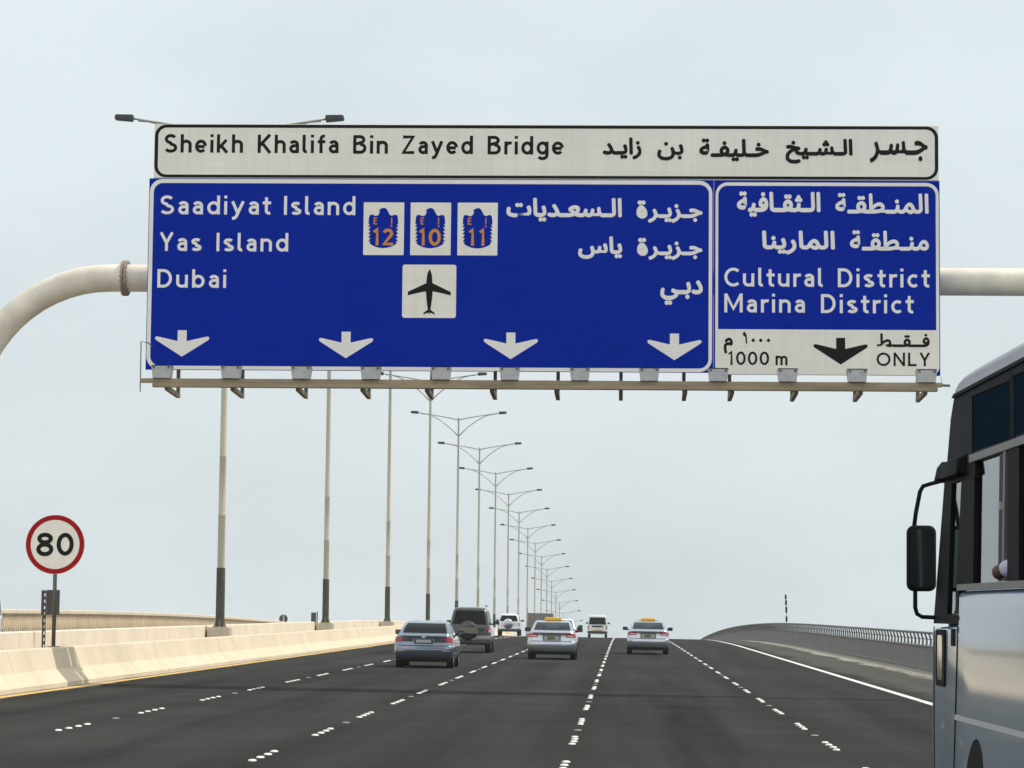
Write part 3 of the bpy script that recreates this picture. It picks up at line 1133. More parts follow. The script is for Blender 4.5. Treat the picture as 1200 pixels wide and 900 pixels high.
def arrow(cx, vt, m, parent):
    P = [(-5.3, 0), (5.3, 0), (5.3, 12.8), (29, 7.4), (31.4, 7.9), (31.6, 10.2), (30.4, 11.6), (0, 31), (-30.4, 11.6), (-31.6, 10.2), (-31.4, 7.9), (-29, 7.4), (-5.3, 12.8)]
    return sheet('arrow', [(SX(cx + a), SZ(vt + b)) for a, b in P], m, parent, YS - .003)


for cx, vt in ((215.4, 389.2), (407, 390), (599.6, 390), (790.8, 390.2)):
    arrow(cx, vt, 'vinyl_white', t)

# route shields: white plate, blue eagle, orange numerals
EAG = [(0.47, 0.07), (0.55, 0.03), (0.63, 0.05), (0.70, 0.12), (0.76, 0.22), (0.82, 0.27), (0.93, 0.24), (1.06, 0.20), (1.16, 0.20), (1.24, 0.27), (1.26, 0.38), (1.27, 0.50),
       (1.22, 0.53), (1.28, 0.62), (1.21, 0.66), (1.27, 0.76), (1.21, 0.79), (1.26, 0.88), (1.20, 0.92), (1.25, 1.01), (1.19, 1.05), (1.22, 1.14), (1.23, 1.18)]


def eagle_outline(u0, v0):
    # head (beak to the left), shoulders, stepped wing feathers, round foot; a unit is 30 layout units wide
    pts = []
    head = [(-3.4, -19.6), (-1.0, -20.8), (1.2, -20.8), (2.8, -20.2), (4.4, -18.4), (6.2, -15.0), (7.6, -12.4), (9.8, -11.6), (12.6, -12.6), (15.0, -12.8), (16.4, -11.4), (17.2, -8.0), (17.4, -1.8), (15.8, -1.4)]
    rt = []
    y = -1.4
    for k in range(5):
        rt += [(18.0 - 0.15 * k, y + 2.9), (15.1 - 0.1 * k, y + 3.2)]
        y += 4.3
    foot = [(16.2, 20.6), (13.6, 22.8), (9.0, 25.0), (4.0, 26.2), (0, 26.6)]
    R_ = head + rt + foot
    L_ = [(-a, b) for a, b in reversed(rt + foot[:-1])]
    Lh = [(-15.8, -1.4), (-17.4, -1.8), (-17.2, -8.0), (-16.4, -11.4), (-15.0, -12.8), (-12.6, -12.6), (-9.6, -11.4), (-7.2, -11.6), (-5.4, -13.2), (-4.6, -15.6), (-4.2, -17.2), (-5.4, -16.8), (-5.0, -18.6)]
    Lf = [(-a, b) for a, b in reversed(foot[:-1])] + [(-a, b) for a, b in reversed(rt)]
    return [(SX(u0 + a), SZ(v0 + b)) for a, b in R_ + Lf + Lh]


for (u0, u1), num in (((425.5, 473), '12'), ((480.6, 528), '10'), ((535.8, 582.8), '11')):
    sh = sheet('route_shield', rrect(SX(u0), SX(u1), SZ(300), SZ(238), 0.012, 2), 'sign_white', t, YS - .003)
    uc = (u0 + u1) / 2 + (-0.5 if num != '11' else 0)
    sheet('eagle_emblem', eagle_outline(uc, 265.3), 'sign_blue', sh, YS - .006)
    bm = B()
    n0 = {'12': (-11.4, 12.0), '10': (-12.4, 12.4), '11': (-9.0, 9.8)}[num]
    if num == '11':
        latin(bm, '1', SX(uc - 9.6), SX(uc - 3), SZ(288.6), 19.4 * 0.0198, YS - .009, 1.2)
        latin(bm, '1', SX(uc + 2.6), SX(uc + 9), SZ(288.6), 19.4 * 0.0198, YS - .009, 1.2)
    else:
        latin(bm, num, SX(uc + n0[0]), SX(uc + n0[1]), SZ(288.6), 19.4 * 0.0198, YS - .009, 1.2)
    latin(bm, 'E', SX(uc - 11.4), SX(uc - 5), SZ(264), 8.2 * 0.0198, YS - .009, 1.0)
    strokes(bm, [[(0.08, 0.10), (0.08, 1.0)], [(-0.02, -0.14), (0.12, -0.08), (0.0, -0.34), (0.20, -0.24)]], SX(uc + 9.0), SZ(264), 8.2 * 0.0198, 8.2 * 0.0198, YS - .009, 1.0)
    face_normals(bm)
    obj('numerals', bm, 'vinyl_orange', sh)
pl = sheet('airport_panel', rrect(SX(472), SX(535), SZ(373.4), SZ(311), 0.055, 4), 'sign_white', t, YS - .003)
PLN = [(0, -26), (1.6, -23), (2.9, -18.6), (3.3, -13), (3.6, -9.6), (9.5, -6.8), (25.0, 0.6), (25.2, 4.8), (14, 2.0), (4.0, 0.0), (3.4, 8), (2.4, 16), (1.5, 21.4), (6.6, 25.4), (6.9, 27.2), (4.4, 26.2), (0.6, 25.0), (0.35, 27.2)]
PLN = PLN + [(-a, b) for a, b in reversed(PLN[1:])]
sheet('plane_symbol', [(SX(503.6 + a), SZ(342.3 + b)) for a, b in PLN], 'vinyl_black', pl, YS - .006)

# exit-lane board
t = board('district_sign', 'blue and white overhead board for the right lane only, with a black arrow', 836.5, 1101.4, 210.6, 437.4, 'sign_blue')
o1 = rrect(SX(838.4), SX(1100.4), SZ(437.2), SZ(213), (0.2, 0.2, 0.28, 0.28), 6)
i1 = rrect(SX(841.6), SX(1096.8), SZ(384.8), SZ(217), (0.012, 0.012, 0.21, 0.21), 6)
ring('border', o1, i1, 'sign_white', t, YS - .003)
words(t, 'vinyl_white', yL, [('A', [0xFE8D, 0xFEDF, 0xFEE4, 0xFEE8, TW, 0xFEC4, 0xFED8, TW, 0xFE94], 979, 1088.5, 225, 249.6), ('A', [0xFE8D, 0xFEDF, TW, 0xFE9C, 0xFED8, TW, 0xFE8E, 0xFED3, 0xFEF4, 0xFE94], 863.5, 961.6, 223.5, 253.5)])
words(t, 'vinyl_white', yL, [('A', [0xFEE3, 0xFEE8, TW, 0xFEC4, 0xFED8, TW, 0xFE94], 996, 1088.5, 268.6, 292.4), ('A', [0xFE8D, 0xFEDF, 0xFEE4, 0xFE8E, 0xFEAD, 0xFEF3, 0xFEE8, 0xFE8E], 893, 978.4, 269.4, 297.6)])
words(t, 'vinyl_white', yL, [('L', 'Cultural', 848.5, 964.6, 335, 22), ('L', 'District', 981.4, 1089.4, 335.2, 22)])
words(t, 'vinyl_white', yL, [('L', 'Marina', 848.5, 943.6, 365.2, 22), ('L', 'District', 961.6, 1070.5, 365.4, 22)])
yB = YS - .006
words(t, 'vinyl_black', yB, [('L', '1000', 854, 901.5, 426.3, 15.6, 1.06), ('L', 'm', 909, 924, 426.3, 15.6, 1.06), ('L', 'ONLY', 1026.6, 1089.4, 426.6, 15.6, 1.02)])
words(t, 'vinyl_black', yB, [('A', [0xFED3, TW, TW, 0xFED8, TW, TW, 0xFEC2], 1027.5, 1089, 388.6, 404.6)])
bm = B()
arabic(bm, [0xFEE1], SX(848.4), SX(859), SZ(413.2), SZ(394.6), yB)
face_normals(bm)
obj('lettering', bm, 'vinyl_black', t)
bm = B()
P = [(870.8, 388.8), (873.0, 387.6), (875.2, 391.4), (875.9, 402.2), (874.4, 401.2), (873.4, 393.6), (870.8, 391.6)]
bm.faces.new([bm.verts.new((SX(a), yB, SZ(b))) for a, b in P])
face_normals(bm)
obj('lettering', bm, 'vinyl_black', t)
for cx in (882.8, 891.6, 900.6):
    bm = B()
    bm.faces.new([bm.verts.new((SX(cx + a), yB, SZ(397.6 + b))) for a, b in ((0, -2.5), (2.4, 0), (0, 2.5), (-2.4, 0))])
    face_normals(bm)
    obj('lettering', bm, 'vinyl_black', t)
ar = arrow(985, 394.2, 'vinyl_black', t)
ar.location.y = -0.003

# ------------------------------------------------------------------ gantry
gt = thing('sign_gantry', 'cream tubular gantry over the road carrying the boards, with a row of floodlights beneath', 'gantry')
YG, ZG, PR = 71.2, 11.44, 0.325
bm = B()
path = []
RB = 3.25
zl = rz(-15.35, YG)
path.append((-15.35, YG, zl + 0.3))
path.append((-15.35, YG, 5.0))
for k in range(0, 15):
    a = R(180 - 90 * k / 14)
    path.append((-12.1 + RB * math.cos(a), YG, ZG - RB + RB * math.sin(a)))
tube(bm, path, PR, 24)
obj('left_leg', bm, 'pipe_paint', gt, smooth=True, angle=50)
bm = B()
tube(bm, [(-12.16, YG, ZG), (-4, YG, ZG), (4, YG, ZG), (9.59, YG, ZG)], PR - 0.002, 24)
obj('cross_beam', bm, 'pipe_paint', gt, smooth=True, angle=50)
bm = B()
path = []
for k in range(0, 15):
    a = R(90 - 90 * k / 14)
    path.append((9.6 + RB * math.cos(a), YG, ZG - RB + RB * math.sin(a)))
path = path + [(12.85, YG, 5), (12.85, YG, rz(12.85, YG) - 0.2)]
tube(bm, path, PR, 24)
obj('right_leg', bm, 'pipe_paint', gt, smooth=True, angle=50)
for fx in (-11.74, 9.72):
    bm = B()
    for a_, b_ in ((-0.06, -0.008), (0.008, 0.06)):
        lathe(bm, [(0.32, a_), (0.42, a_), (0.42, b_), (0.32, b_)], 'x', 32, (fx, YG, ZG), close=False)
    for k in range(20):
        a = 2 * math.pi * k / 20
        tube(bm, [(fx - 0.085, YG + 0.385 * math.cos(a), ZG + 0.385 * math.sin(a)), (fx + 0.085, YG + 0.385 * math.cos(a), ZG + 0.385 * math.sin(a))], 0.018, 6)
    obj('flange', bm, 'rusty', gt, angle=40)
bm = B()
box(bm, -15.8, -14.9, YG - .45, YG + .45, zl, zl + 0.9, 0.02)
obj('footing', bm, 'pedestal', gt)
zr = rz(12.0, YG)
bm = B()
prism(bm, [(10.86, zr - 0.2), (13.5, zr - 0.2), (13.5, zr - 0.7), (10.86, zr - 1.6)], YG - 0.7, YG + 0.7, 'xz')
obj('footing', bm, 'grey_concrete', gt)
# lighting bar in front of and below the boards
bm = B()
box(bm, -10.98, 7.12, 68.92, 69.08, 8.755, 8.85, 0.006)
box(bm, -10.7, 7.02, 68.90, 69.10, 8.655, 8.752, 0.006)
obj('lighting_bar', bm, 'bar_metal', gt)
bm = B()
tube(bm, [(7.0, 68.98, 8.80), (7.30, 68.98, 8.79)], 0.03, 8)
tube(bm, [(-10.99, 69.02, 8.55), (-10.99, 69.02, 9.70), (-10.88, 69.3, 9.70), (-10.88, 69.96, 9.70)], 0.013, 6)
tube(bm, [(7.14, 69.02, 8.80), (7.16, 69.6, 9.05)], 0.008, 5)
obj('conduit', bm, 'galv_dark', gt)
LX = [-10.42, -8.845, -7.245, -5.665, -4.06, -2.50, -0.91, 0.67, 2.25, 3.83, 5.41, 6.985]
for k, (u, x) in enumerate(zip((193, 273.6, 355.5, 436.5, 518.5, 598.6, 680.5, 761.5, 842, 923, 1004, 1085), LX)):
    x = SX(u) * (69.0 / 70.0) - 0.036 * 0.0
    bm = B()
    poly = [(x - 0.235, 9.125), (x + 0.235, 9.125), (x + 0.225, 9.10), (x + 0.195, 8.852), (x - 0.195, 8.852), (x - 0.225, 9.10)]
    prism(bm, poly, 68.84, 69.2, 'xz')
    o = obj('floodlight', bm, 'galv', gt)
    bm = B()
    box(bm, x - 0.225, x + 0.225, 68.86, 69.19, 9.127, 9.150)
    obj('lamp_glass', bm, 'glass_dark', o)
    bm = B()
    for s in (-1, 1):
        box(bm, x + s * 0.17 - .03, x + s * 0.17 + .03, 68.825, 68.838, 9.07, 9.135)
    obj('clip', bm, 'galv_dark', o)
for u in (200.5, 277, 353, 428, 503, 578.5, 653.5, 728.5, 803.5, 858, 932.5, 1007.5, 1082.5):
    x = SX(u) * (69.4 / 70.0)
    bm = B()
    box(bm, x - 0.045, x + 0.045, 69.12, 71.02, 8.60, 8.70)
    box(bm, x - 0.04, x + 0.04, 70.90, 71.0, 8.702, ZG - 0.3)
    box(bm, x - 0.04, x + 0.04, 70.20, 70.88, ZG - 0.06, ZG + 0.06)
    obj('bracket', bm, 'bar_dark', gt)

# ------------------------------------------------------------------ 80 sign and other small signs
sy, sxp = 67.7, -12.6
z0 = rz(sxp, sy)
t = thing('speed_limit_sign', 'round red-rimmed speed limit sign reading 80 standing on the near barrier', 'road sign', Matrix.Translation((sxp, sy, z0)))
bm = B()
lathe(bm, [(0.0445, 0.83), (0.0445, 3.5)], 'z', 14, (0.0, 0.09, 0))
obj('pole', bm, 'post_grey', t, smooth=True)
bm = B()
box(bm, -0.13, 0.13, 0.0, 0.2, 0.812, 0.832, 0.004)
obj('base_plate', bm, 'rusty', t)
cz = 3.075
bm = B()
lathe(bm, [(0.0, 0.0), (0.655, 0.0), (0.66, 0.008), (0.655, 0.016), (0.0, 0.016)], 'y', 56, (0, 0, cz), close=False)
bmesh.ops.remove_doubles(bm, verts=bm.verts[:], dist=1e-5)
obj('disc', bm, 'sign_white', t, angle=30)
bm = B()
A = [bm.verts.new((0.652 * math.cos(2 * math.pi * k / 64), -0.003, cz + 0.652 * math.sin(2 * math.pi * k / 64))) for k in range(64)]
C = [bm.verts.new((0.545 * math.cos(2 * math.pi * k / 64), -0.003, cz + 0.545 * math.sin(2 * math.pi * k / 64))) for k in range(64)]
for i in range(64):
    bm.faces.new((A[i], A[(i + 1) % 64], C[(i + 1) % 64], C[i]))
face_normals(bm)
obj('red_rim', bm, 'sign_red', t)
bm = B()
latin(bm, '80', -0.415, 0.415, cz - 0.24, 0.49, -0.006, 1.22, 0.12)
face_normals(bm)
obj('lettering', bm, 'vinyl_black', t)
bm = B()
for zz in (cz - 0.28, cz + 0.28):
    box(bm, -0.3, 0.3, 0.018, 0.04, zz - 0.02, zz + 0.02)
    box(bm, -0.06, 0.06, 0.042, 0.14, zz - 0.015, zz + 0.015)
obj('clamp', bm, 'galv', t)

t = thing('marker_sign', 'dark back of a small sign on a perforated post, left of the speed sign pole', 'road sign', Matrix.Translation((-15.93, 84.2, rz(-15.93, 84.2))))
bm = B()
box(bm, -0.048, -0.006, -0.01, 0.02, 0.05, 2.1)
box(bm, 0.03, 0.05, -0.01, 0.02, 0.05, 2.1)
for k in range(12):
    zz = 0.1 + k * 0.175
    box(bm, -0.0055, 0.0295, -0.01, 0.02, zz, zz + 0.09)
obj('perforated_post', bm, 'sign_back', t)
bm = B()
box(bm, 0.052, 0.42, 0.022, 0.034, 1.44, 2.12, 0.004)
box(bm, -0.09, -0.05, 0.022, 0.034, 1.44, 2.12, 0.004)
obj('sign_plate', bm, 'sign_back', t)

t = thing('marker_sign', 'small dark upright plate left of the second lamp post base', 'road sign', Matrix.Translation((-16.05, 161.0, rz(-16.05, 161.0))))
bm = B()
box(bm, -0.03, 0.03, -0.02, 0.02, 0.05, 1.5)
obj('post', bm, 'post_grey', t)
bm = B()
box(bm, -0.32, -0.06, 0.022, 0.036, 0.9, 1.46, 0.004)
obj('sign_plate', bm, 'sign_back', t)

t = thing('round_sign', 'tiny dark round sign far off above the ribbed wall, between first two lamp posts', 'road sign', Matrix.Translation((-36.2, 327, rz(-36.2, 327))))
bm = B()
lathe(bm, [(0.035, 0.9), (0.035, 1.9)], 'z', 10, (0, 0.05, 0))
obj('post', bm, 'post_grey', t)
bm = B()
lathe(bm, [(0.0, 0.0), (0.46, 0.0), (0.46, 0.02), (0.0, 0.02)], 'y', 28, (0, 0, 1.55), close=False)
obj('disc', bm, 'sign_back', t)
bm = B()
box(bm, -0.06, 0.10, -0.02, -0.003, 1.15, 1.95)
obj('back_rail', bm, 'galv', t)

# slim mast on the right parapet
t = thing('antenna_mast', 'thin dark mast rising above the right railing near the crest', 'mast', Matrix.Translation((10.72, 204, rz(10.72, 204))))
bm = B()
tube(bm, [(0.05, 0, 0.80), (0.045, 0, 1.8), (0.0, 0, 3.15), (-0.04, 0, 3.3)], [0.03, 0.03, 0.03, 0.015], 8)
obj('pole', bm, 'pole_paint', t, smooth=True)
for a_, b_, ox in ((1.42, 1.78, .045), (2.0, 2.42, .03), (2.5, 2.85, .01), (2.9, 3.2, -.01)):
    bm = B()
    lathe(bm, [(0.03, a_), (0.062, a_ + .03), (0.062, b_ - .03), (0.03, b_)], 'z', 10, (ox, 0, 0))
    obj('antenna', bm, 'black_plastic', t, smooth=True)


# ------------------------------------------------------------------ vehicles
class Shell:
    """A car shell as a stack of rounded plan outlines.
    keys: (z, rear_y, front_y, half_width, rear_corner, front_corner, rear_bow)"""

    def __init__(self, keys):
        self.k = keys

    def at(self, z):
        K = self.k
        if z <= K[0][0]:
            return K[0][1:]
        for a, b in zip(K, K[1:]):
            if z <= b[0]:
                f = (z - a[0]) / (b[0] - a[0])
                return tuple(p + (q - p) * f for p, q in zip(a[1:], b[1:]))
        return K[-1][1:]

    def P(self, t, z, off=0.0):
        p = self._P(t, z)
        if off:
            e = 0.01
            a = self._P(t + e, z) - self._P(t - e, z)
            b = self._P(t, z + e) - self._P(t, z - e)
            n = a.cross(b)
            if n.length > 1e-9:
                n.normalize()
                p = p + n * off
        return p

    def _P(self, t, z):
        ry, fy, w, rc, fc, bow = self.at(z)
        s = 1.0
        t = ((t + 5) % 10) - 5                   # -5..5, 0 = rear middle, +-5 = front middle
        if t < 0:
            s, t = -1.0, -t
        rc_, fc_ = min(rc, w * 0.95), min(fc, w * 0.95)
        if t <= 1:
            x, y = t * (w - rc_), ry
        elif t <= 2:
            a = (t - 1) * math.pi / 2
            x, y = w - rc_ + rc_ * math.sin(a), ry + rc_ * (1 - math.cos(a))
        elif t <= 3:
            x, y = w, ry + rc_ + (fy - fc_ - ry - rc_) * (t - 2)
        elif t <= 4:
            a = (t - 3) * math.pi / 2
            x, y = w - fc_ + fc_ * math.cos(a), fy - fc_ + fc_ * math.sin(a)
        else:
            x, y = (5 - t) * (w - fc_), fy
        y += bow * (x / w) ** 2 * max(0.0, 1 - (y - ry) / 1.2) - 0.9 * bow * (x / w) ** 2 * max(0.0, 1 - (fy - y) / 1.2)
        return Vector((s * x, y, z))

    def mesh(self, bm, ts, zs, holes=(), cap_top=True, cap_bottom=True):
        rows = [[bm.verts.new(self._P(t, z)) for t in ts] for z in zs]
        n = len(ts)
        for i in range(len(zs) - 1):
            zc = (zs[i] + zs[i + 1]) / 2
            for j in range(n):
                t0 = ts[j]
                t1 = ts[(j + 1) % n] + (10 if j == n - 1 else 0)
                tm = (t0 + t1) / 2
                if any(a < ((tm - c + 5) % 10) - 5 + 0 < b and za < zc < zb for (c, a, b, za, zb) in holes):
                    continue
                bm.faces.new((rows[i][j], rows[i][(j + 1) % n], rows[i + 1][(j + 1) % n], rows[i + 1][j]))
        if cap_top:
            bm.faces.new(rows[-1])
        if cap_bottom:
            bm.faces.new(list(reversed(rows[0])))
        return bm

    def patch(self, bm, t0, t1, z0, z1, off=0.006, nt_=8, nz_=4, mi=0, rim=True):
        g = [[bm.verts.new(self.P(t0 + (t1 - t0) * i / nt_, z0 + (z1 - z0) * j / nz_, off)) for i in range(nt_ + 1)] for j in range(nz_ + 1)]
        for j in range(nz_):
            for i in range(nt_):
                f = bm.faces.new((g[j][i], g[j][i + 1], g[j + 1][i + 1], g[j + 1][i]))
                f.material_index = mi
        return bm


def tlist(marks, n=3):
    """Perimeter parameters from -5 to 5 with n steps between the marks."""
    ms = sorted(set([round(m_, 4) for m_ in marks] + [-m_ for m_ in marks]))
    out = []
    for a, b in zip(ms, ms[1:]):
        k = max(1, int(math.ceil((b - a) * n * 2)))
        out += [a + (b - a) * i / k for i in range(k)]
    return out


def zlist(marks, step=0.07):
    out = []
    for a, b in zip(marks, marks[1:]):
        k = max(1, int(math.ceil((b - a) / step)))
        out += [a + (b - a) * i / k for i in range(k)]
    return out + [marks[-1]]


def wheel(parent, x, y, r=0.325, w=0.21):
    s = 1 if x > 0 else -1
    bm = B()
    lathe(bm, [(r * 0.62, -w / 2), (r * 0.92, -w / 2), (r * 0.985, -w / 2 + .03), (r, -w / 4), (r, w / 4), (r * 0.985, w / 2 - .03), (r * 0.92, w / 2), (r * 0.62, w / 2)], 'x', 28, (x, y, r), close=False)
    o = obj('wheel', bm, 'rubber', parent, angle=40)
    bm = B()
    lathe(bm, [(0.02, s * (w / 2 - .03)), (0.07, s * (w / 2 - 0.015)), (r * 0.3, s * (w / 2 - .045)), (r * 0.6, s * (w / 2 - 0.01)), (r * 0.63, s * (w / 2 - 0.005)), (r * 0.63, s * (w / 2 - 0.1)), (0.02, s * (w / 2 - 0.12))], 'x', 20, (x, y, r))
    obj('rim', bm, 'alloy', o, angle=30)
    return o


def mirror(parent, x, y, z, m='black_plastic', sx_=1.0):
    s = 1 if x > 0 else -1
    bm = B()
    pillow(bm, rrect(x - 0.02 if s > 0 else x - 0.20 * sx_, x + 0.20 * sx_ if s > 0 else x + 0.02, z - 0.065, z + 0.085, 0.04, 3), y - 0.06, y + 0.07, 0.03, 'xz')
    tube(bm, [(x - s * 0.12, y + .05, z - 0.06), (x + s * .03, y, z - .03)], 0.025, 6)
    o = obj('side_mirror', bm, m, parent, angle=50)
    bm = B()
    xa, xb = (x, x + 0.18 * sx_) if s > 0 else (x - 0.18 * sx_, x)
    bm.faces.new([bm.verts.new((a, y - 0.064, b)) for a, b in rrect(xa, xb, z - 0.045, z + 0.065, 0.025, 2)])
    face_normals(bm)
    obj('mirror_glass', bm, 'mirror_face', o)
    return o


def seats(parent, x0s, y, zt, w=0.42):
    for x in x0s:
        bm = B()
        pillow(bm, rrect(x - w / 2, x + w / 2, 0.55, zt - 0.18, 0.08, 3), y, y + 0.16, 0.04, 'xz')
        pillow(bm, rrect(x - 0.13, x + 0.13, zt - 0.16, zt, 0.05, 3), y + 0.03, y + 0.14, 0.03, 'xz')
        obj('seat', bm, 'seat_fabric', parent, angle=50)


def plate(parent, y, z, m='plate_white', w=0.52, hgt=0.12, txt='0123 45', band=None, slant=0.0):
    bm = B()
    bm.faces.new([bm.verts.new((a, y + slant * (b - z), b)) for a, b in rrect(-w / 2, w / 2, z - hgt / 2, z + hgt / 2, 0.012, 2)])
    face_normals(bm)
    o = obj('number_plate', bm, m, parent)
    return o


def sedan(label, mw, paint, taxi=False, slim=False, group=None):
    """A four-door saloon seen from behind; local +y is forward, rear bumper at y = 0."""
    t = thing('sedan_car' if not taxi else 'taxi_car', label, 'taxi' if taxi else 'car', mw, group)
    Wd = 0.905 if taxi else 0.895
    dk = 1.06 if taxi else 1.03
    lower = Shell([(0.20, 0.16, 4.62, Wd - .10, .22, .3, .10), (0.28, 0.07, 4.72, Wd - .05, .24, .34, .11), (0.42, 0.01, 4.79, Wd - .01, .26, .4, .12), (0.58, 0.0, 4.80, Wd, .26, .42, .12), (0.66, 0.02, 4.77, Wd, .24, .45, .12),
                   (0.685, 0.075, 4.73, Wd - .004, .20, .48, .12), (0.80, 0.105, 4.55, Wd - .008, .19, .5, .12), (0.90, 0.115, 4.1, Wd - .02, .18, .5, .12), (dk - .06, 0.10, 3.75, Wd - .06, .18, .45, .12), (dk - .015, 0.12, 3.5, Wd - .085, .2, .4, .12), (dk, 0.19, 3.4, Wd - .12, .22, .38, .10), (dk + .012, 0.42, 3.3, Wd - .19, .24, .35, .04)])
    bm = B()
    ts = tlist([0, .55, 1, 1.5, 2, 3, 3.5, 4, 5], 2)
    lower.mesh(bm, ts, zlist([0.20, 0.28, 0.42, 0.58, 0.66, 0.685, 0.80, 0.90, dk - .06, dk - .015, dk, dk + .012], 0.06))
    body = obj('body', bm, paint, t, angle=32)
    rb = 0.62 if taxi else 0.50
    top = 1.46 if taxi else 1.44
    gh = Shell([(dk - .02, rb, 3.52, Wd - .10, .12, .2, .10), (dk + .03, rb + .10, 3.38, Wd - .115, .11, .2, .10), (1.25, rb + .52, 2.95, Wd - .175, .10, .18, .09), (top - .085, rb + .90, 2.62, Wd - .225, .10, .16, .08), (top - .04, rb + 1.08, 2.48, Wd - .26, .12, .16, .07), (top - .012, rb + 1.3, 2.3, Wd - .35, .15, .18, .04), (top, rb + 1.6, 2.1, Wd - .55, .16, .18, 0)])
    bm = B()
    za, zb = dk + .045, top - .10
    ts = tlist([0, .9, 1, 1.5, 2, 2.08, 2.50, 2.56, 2.95, 3, 3.5, 4, 4.1, 5], 2)
    holes = [(0, -0.93, 0.93, za, zb), (5, -0.93, 0.93, za, zb)]
    for s in (-1, 1):
        for a, b in ((2.08, 2.50), (2.56, 2.95)):
            holes.append((s * (a + b) / 2, -(b - a) / 2, (b - a) / 2, za, zb))
    gh.mesh(bm, ts, zlist([dk - .02, za, zb, top - .085, top - .035, top - .008, top], 0.06), holes, cap_bottom=False)
    obj('roof', bm, paint, t, angle=32)
    bm = B()
    gh.patch(bm, -1.02, 1.02, za - .012, zb + .012, 0.004, 12, 5)
    obj('rear_window', bm, 'glass_dark' if not taxi else 'glass', t, smooth=True)
    bm = B()
    gh.patch(bm, 4.02, 5.98, za - .012, zb + .012, 0.004, 12, 5)
    obj('windscreen', bm, 'glass', t, smooth=True)
    for s in (-1, 1):
        for a, b in ((2.05, 2.52), (2.54, 2.98)):
            bm = B()
            gh.patch(bm, s * a, s * b, za - .012, zb + .012, 0.004, 6, 4)
            if s < 0:
                bmesh.ops.reverse_faces(bm, faces=bm.faces[:])
            obj('side_window', bm, 'glass', t, smooth=True)
        bm = B()                                    # tail lamp wrapping round the corner
        if taxi:
            lower.patch(bm, s * 0.74, s * 2.02, 0.825, 0.965, 0.012, 12, 3)
        else:
            lower.patch(bm, s * 0.93, s * 2.05, 0.785, 0.93, 0.012, 12, 3)
        tl = obj('tail_light', bm, 'tail_red', t, smooth=True)
        bm = B()
        if taxi:
            lower.patch(bm, s * 0.80, s * 1.25, 0.86, 0.895, 0.018, 8, 2)
        else:
            lower.patch(bm, s * 0.46, s * 0.925, 0.80, 0.90, 0.012, 8, 2)
        obj('reversing_light', bm, 'tail_clear' if taxi else 'dark_trim', tl, smooth=True)
        bm = B()
        lower.patch(bm, s * 3.35, s * 4.4, 0.66, 0.78, 0.01, 8, 2)
        obj('headlight', bm, 'tail_clear', t, smooth=True)
    bm = B()
    lower.patch(bm, -1.95, 1.95, 0.195, 0.325, 0.012, 20, 3)
    obj('rear_valance', bm, 'dark_trim', t, smooth=True)
    bm = B()
    for s in (-1, 1):                               # bumper seam, boot shut-lines
        lower.patch(bm, s * 1.12, s * 1.135, 0.69, dk - .05, 0.004, 1, 6)
    lower.patch(bm, -1.1, 1.1, 0.676, 0.690, 0.006, 10, 1)
    obj('shut_line', bm, 'dark_trim', t)
    if taxi:
        bm = B()
        lower.patch(bm, -0.48, 0.48, 0.705, 0.915, 0.006, 6, 3)
        obj('plate_recess', bm, 'bus_strip', t)
        bm = B()
        lower.patch(bm, -0.52, 0.52, 0.918, 0.945, 0.02, 8, 1)
        obj('chrome_strip', bm, 'chrome', t)
        p_ = plate(t, 0.075, 0.80, 'plate_white', 0.54, 0.13)
        bm = B()
        bm.faces.new([bm.verts.new((a, 0.071, b)) for a, b in rrect(-0.16, 0.12, 0.745, 0.855, 0.01, 2)])
        face_normals(bm)
        obj('plate_band', bm, 'plate_green', p_)
    else:
        bm = B()
        lower.patch(bm, -0.42, 0.42, 0.735, 0.875, 0.006, 6, 3)
        obj('plate_recess', bm, 'dark_trim', t)
        plate(t, 0.075, 0.815, 'plate_white', 0.46, 0.09)
        bm = B()
        bm.faces.new([bm.verts.new((0.0 + 0.06 * math.cos(a), 0.088, 0.945 + 0.035 * math.sin(a))) for a in [2 * math.pi * k / 16 for k in range(16)]])
        face_normals(bm)
        obj('badge', bm, 'chrome', t)
        bm = B()
        for s in (-1, 1):
            lower.patch(bm, s * 0.92, s * 1.42, 0.515, 0.545, 0.012, 6, 1)
        obj('reflector', bm, 'tail_clear', t)
    for x in (-Wd + .115, Wd - .115):
        for y in (1.02, 3.82):
            wheel(t, x, y)
        mirror(t, x * 1.14, 3.12, dk + .02, 'black_plastic' if taxi else 'black_plastic')
    bm = B()
    box(bm, -Wd + .22, Wd - .22, rb + .25, 3.3, 0.5, 0.56)
    obj('cabin_floor', bm, 'seat_fabric', t)
    seats(t, (-.36, .36), 1.25, 1.19)
    seats(t, (-.36, .36), 2.2, 1.25)
    bm = B()
    box(bm, -Wd + .26, Wd - .26, 3.0, 3.3, 0.6, dk, 0.03)
    obj('dashboard', bm, 'seat_fabric', t)
    if taxi:
        bm = B()
        pillow(bm, [(-0.33, top - .012), (0.33, top - .012), (0.31, top + .09), (0.24, top + .105), (-0.24, top + .105), (-0.31, top + .09)], 1.95, 2.2, 0.025, 'xz')
        obj('roof_sign', bm, 'taxi_yellow', t, angle=50)
    return t


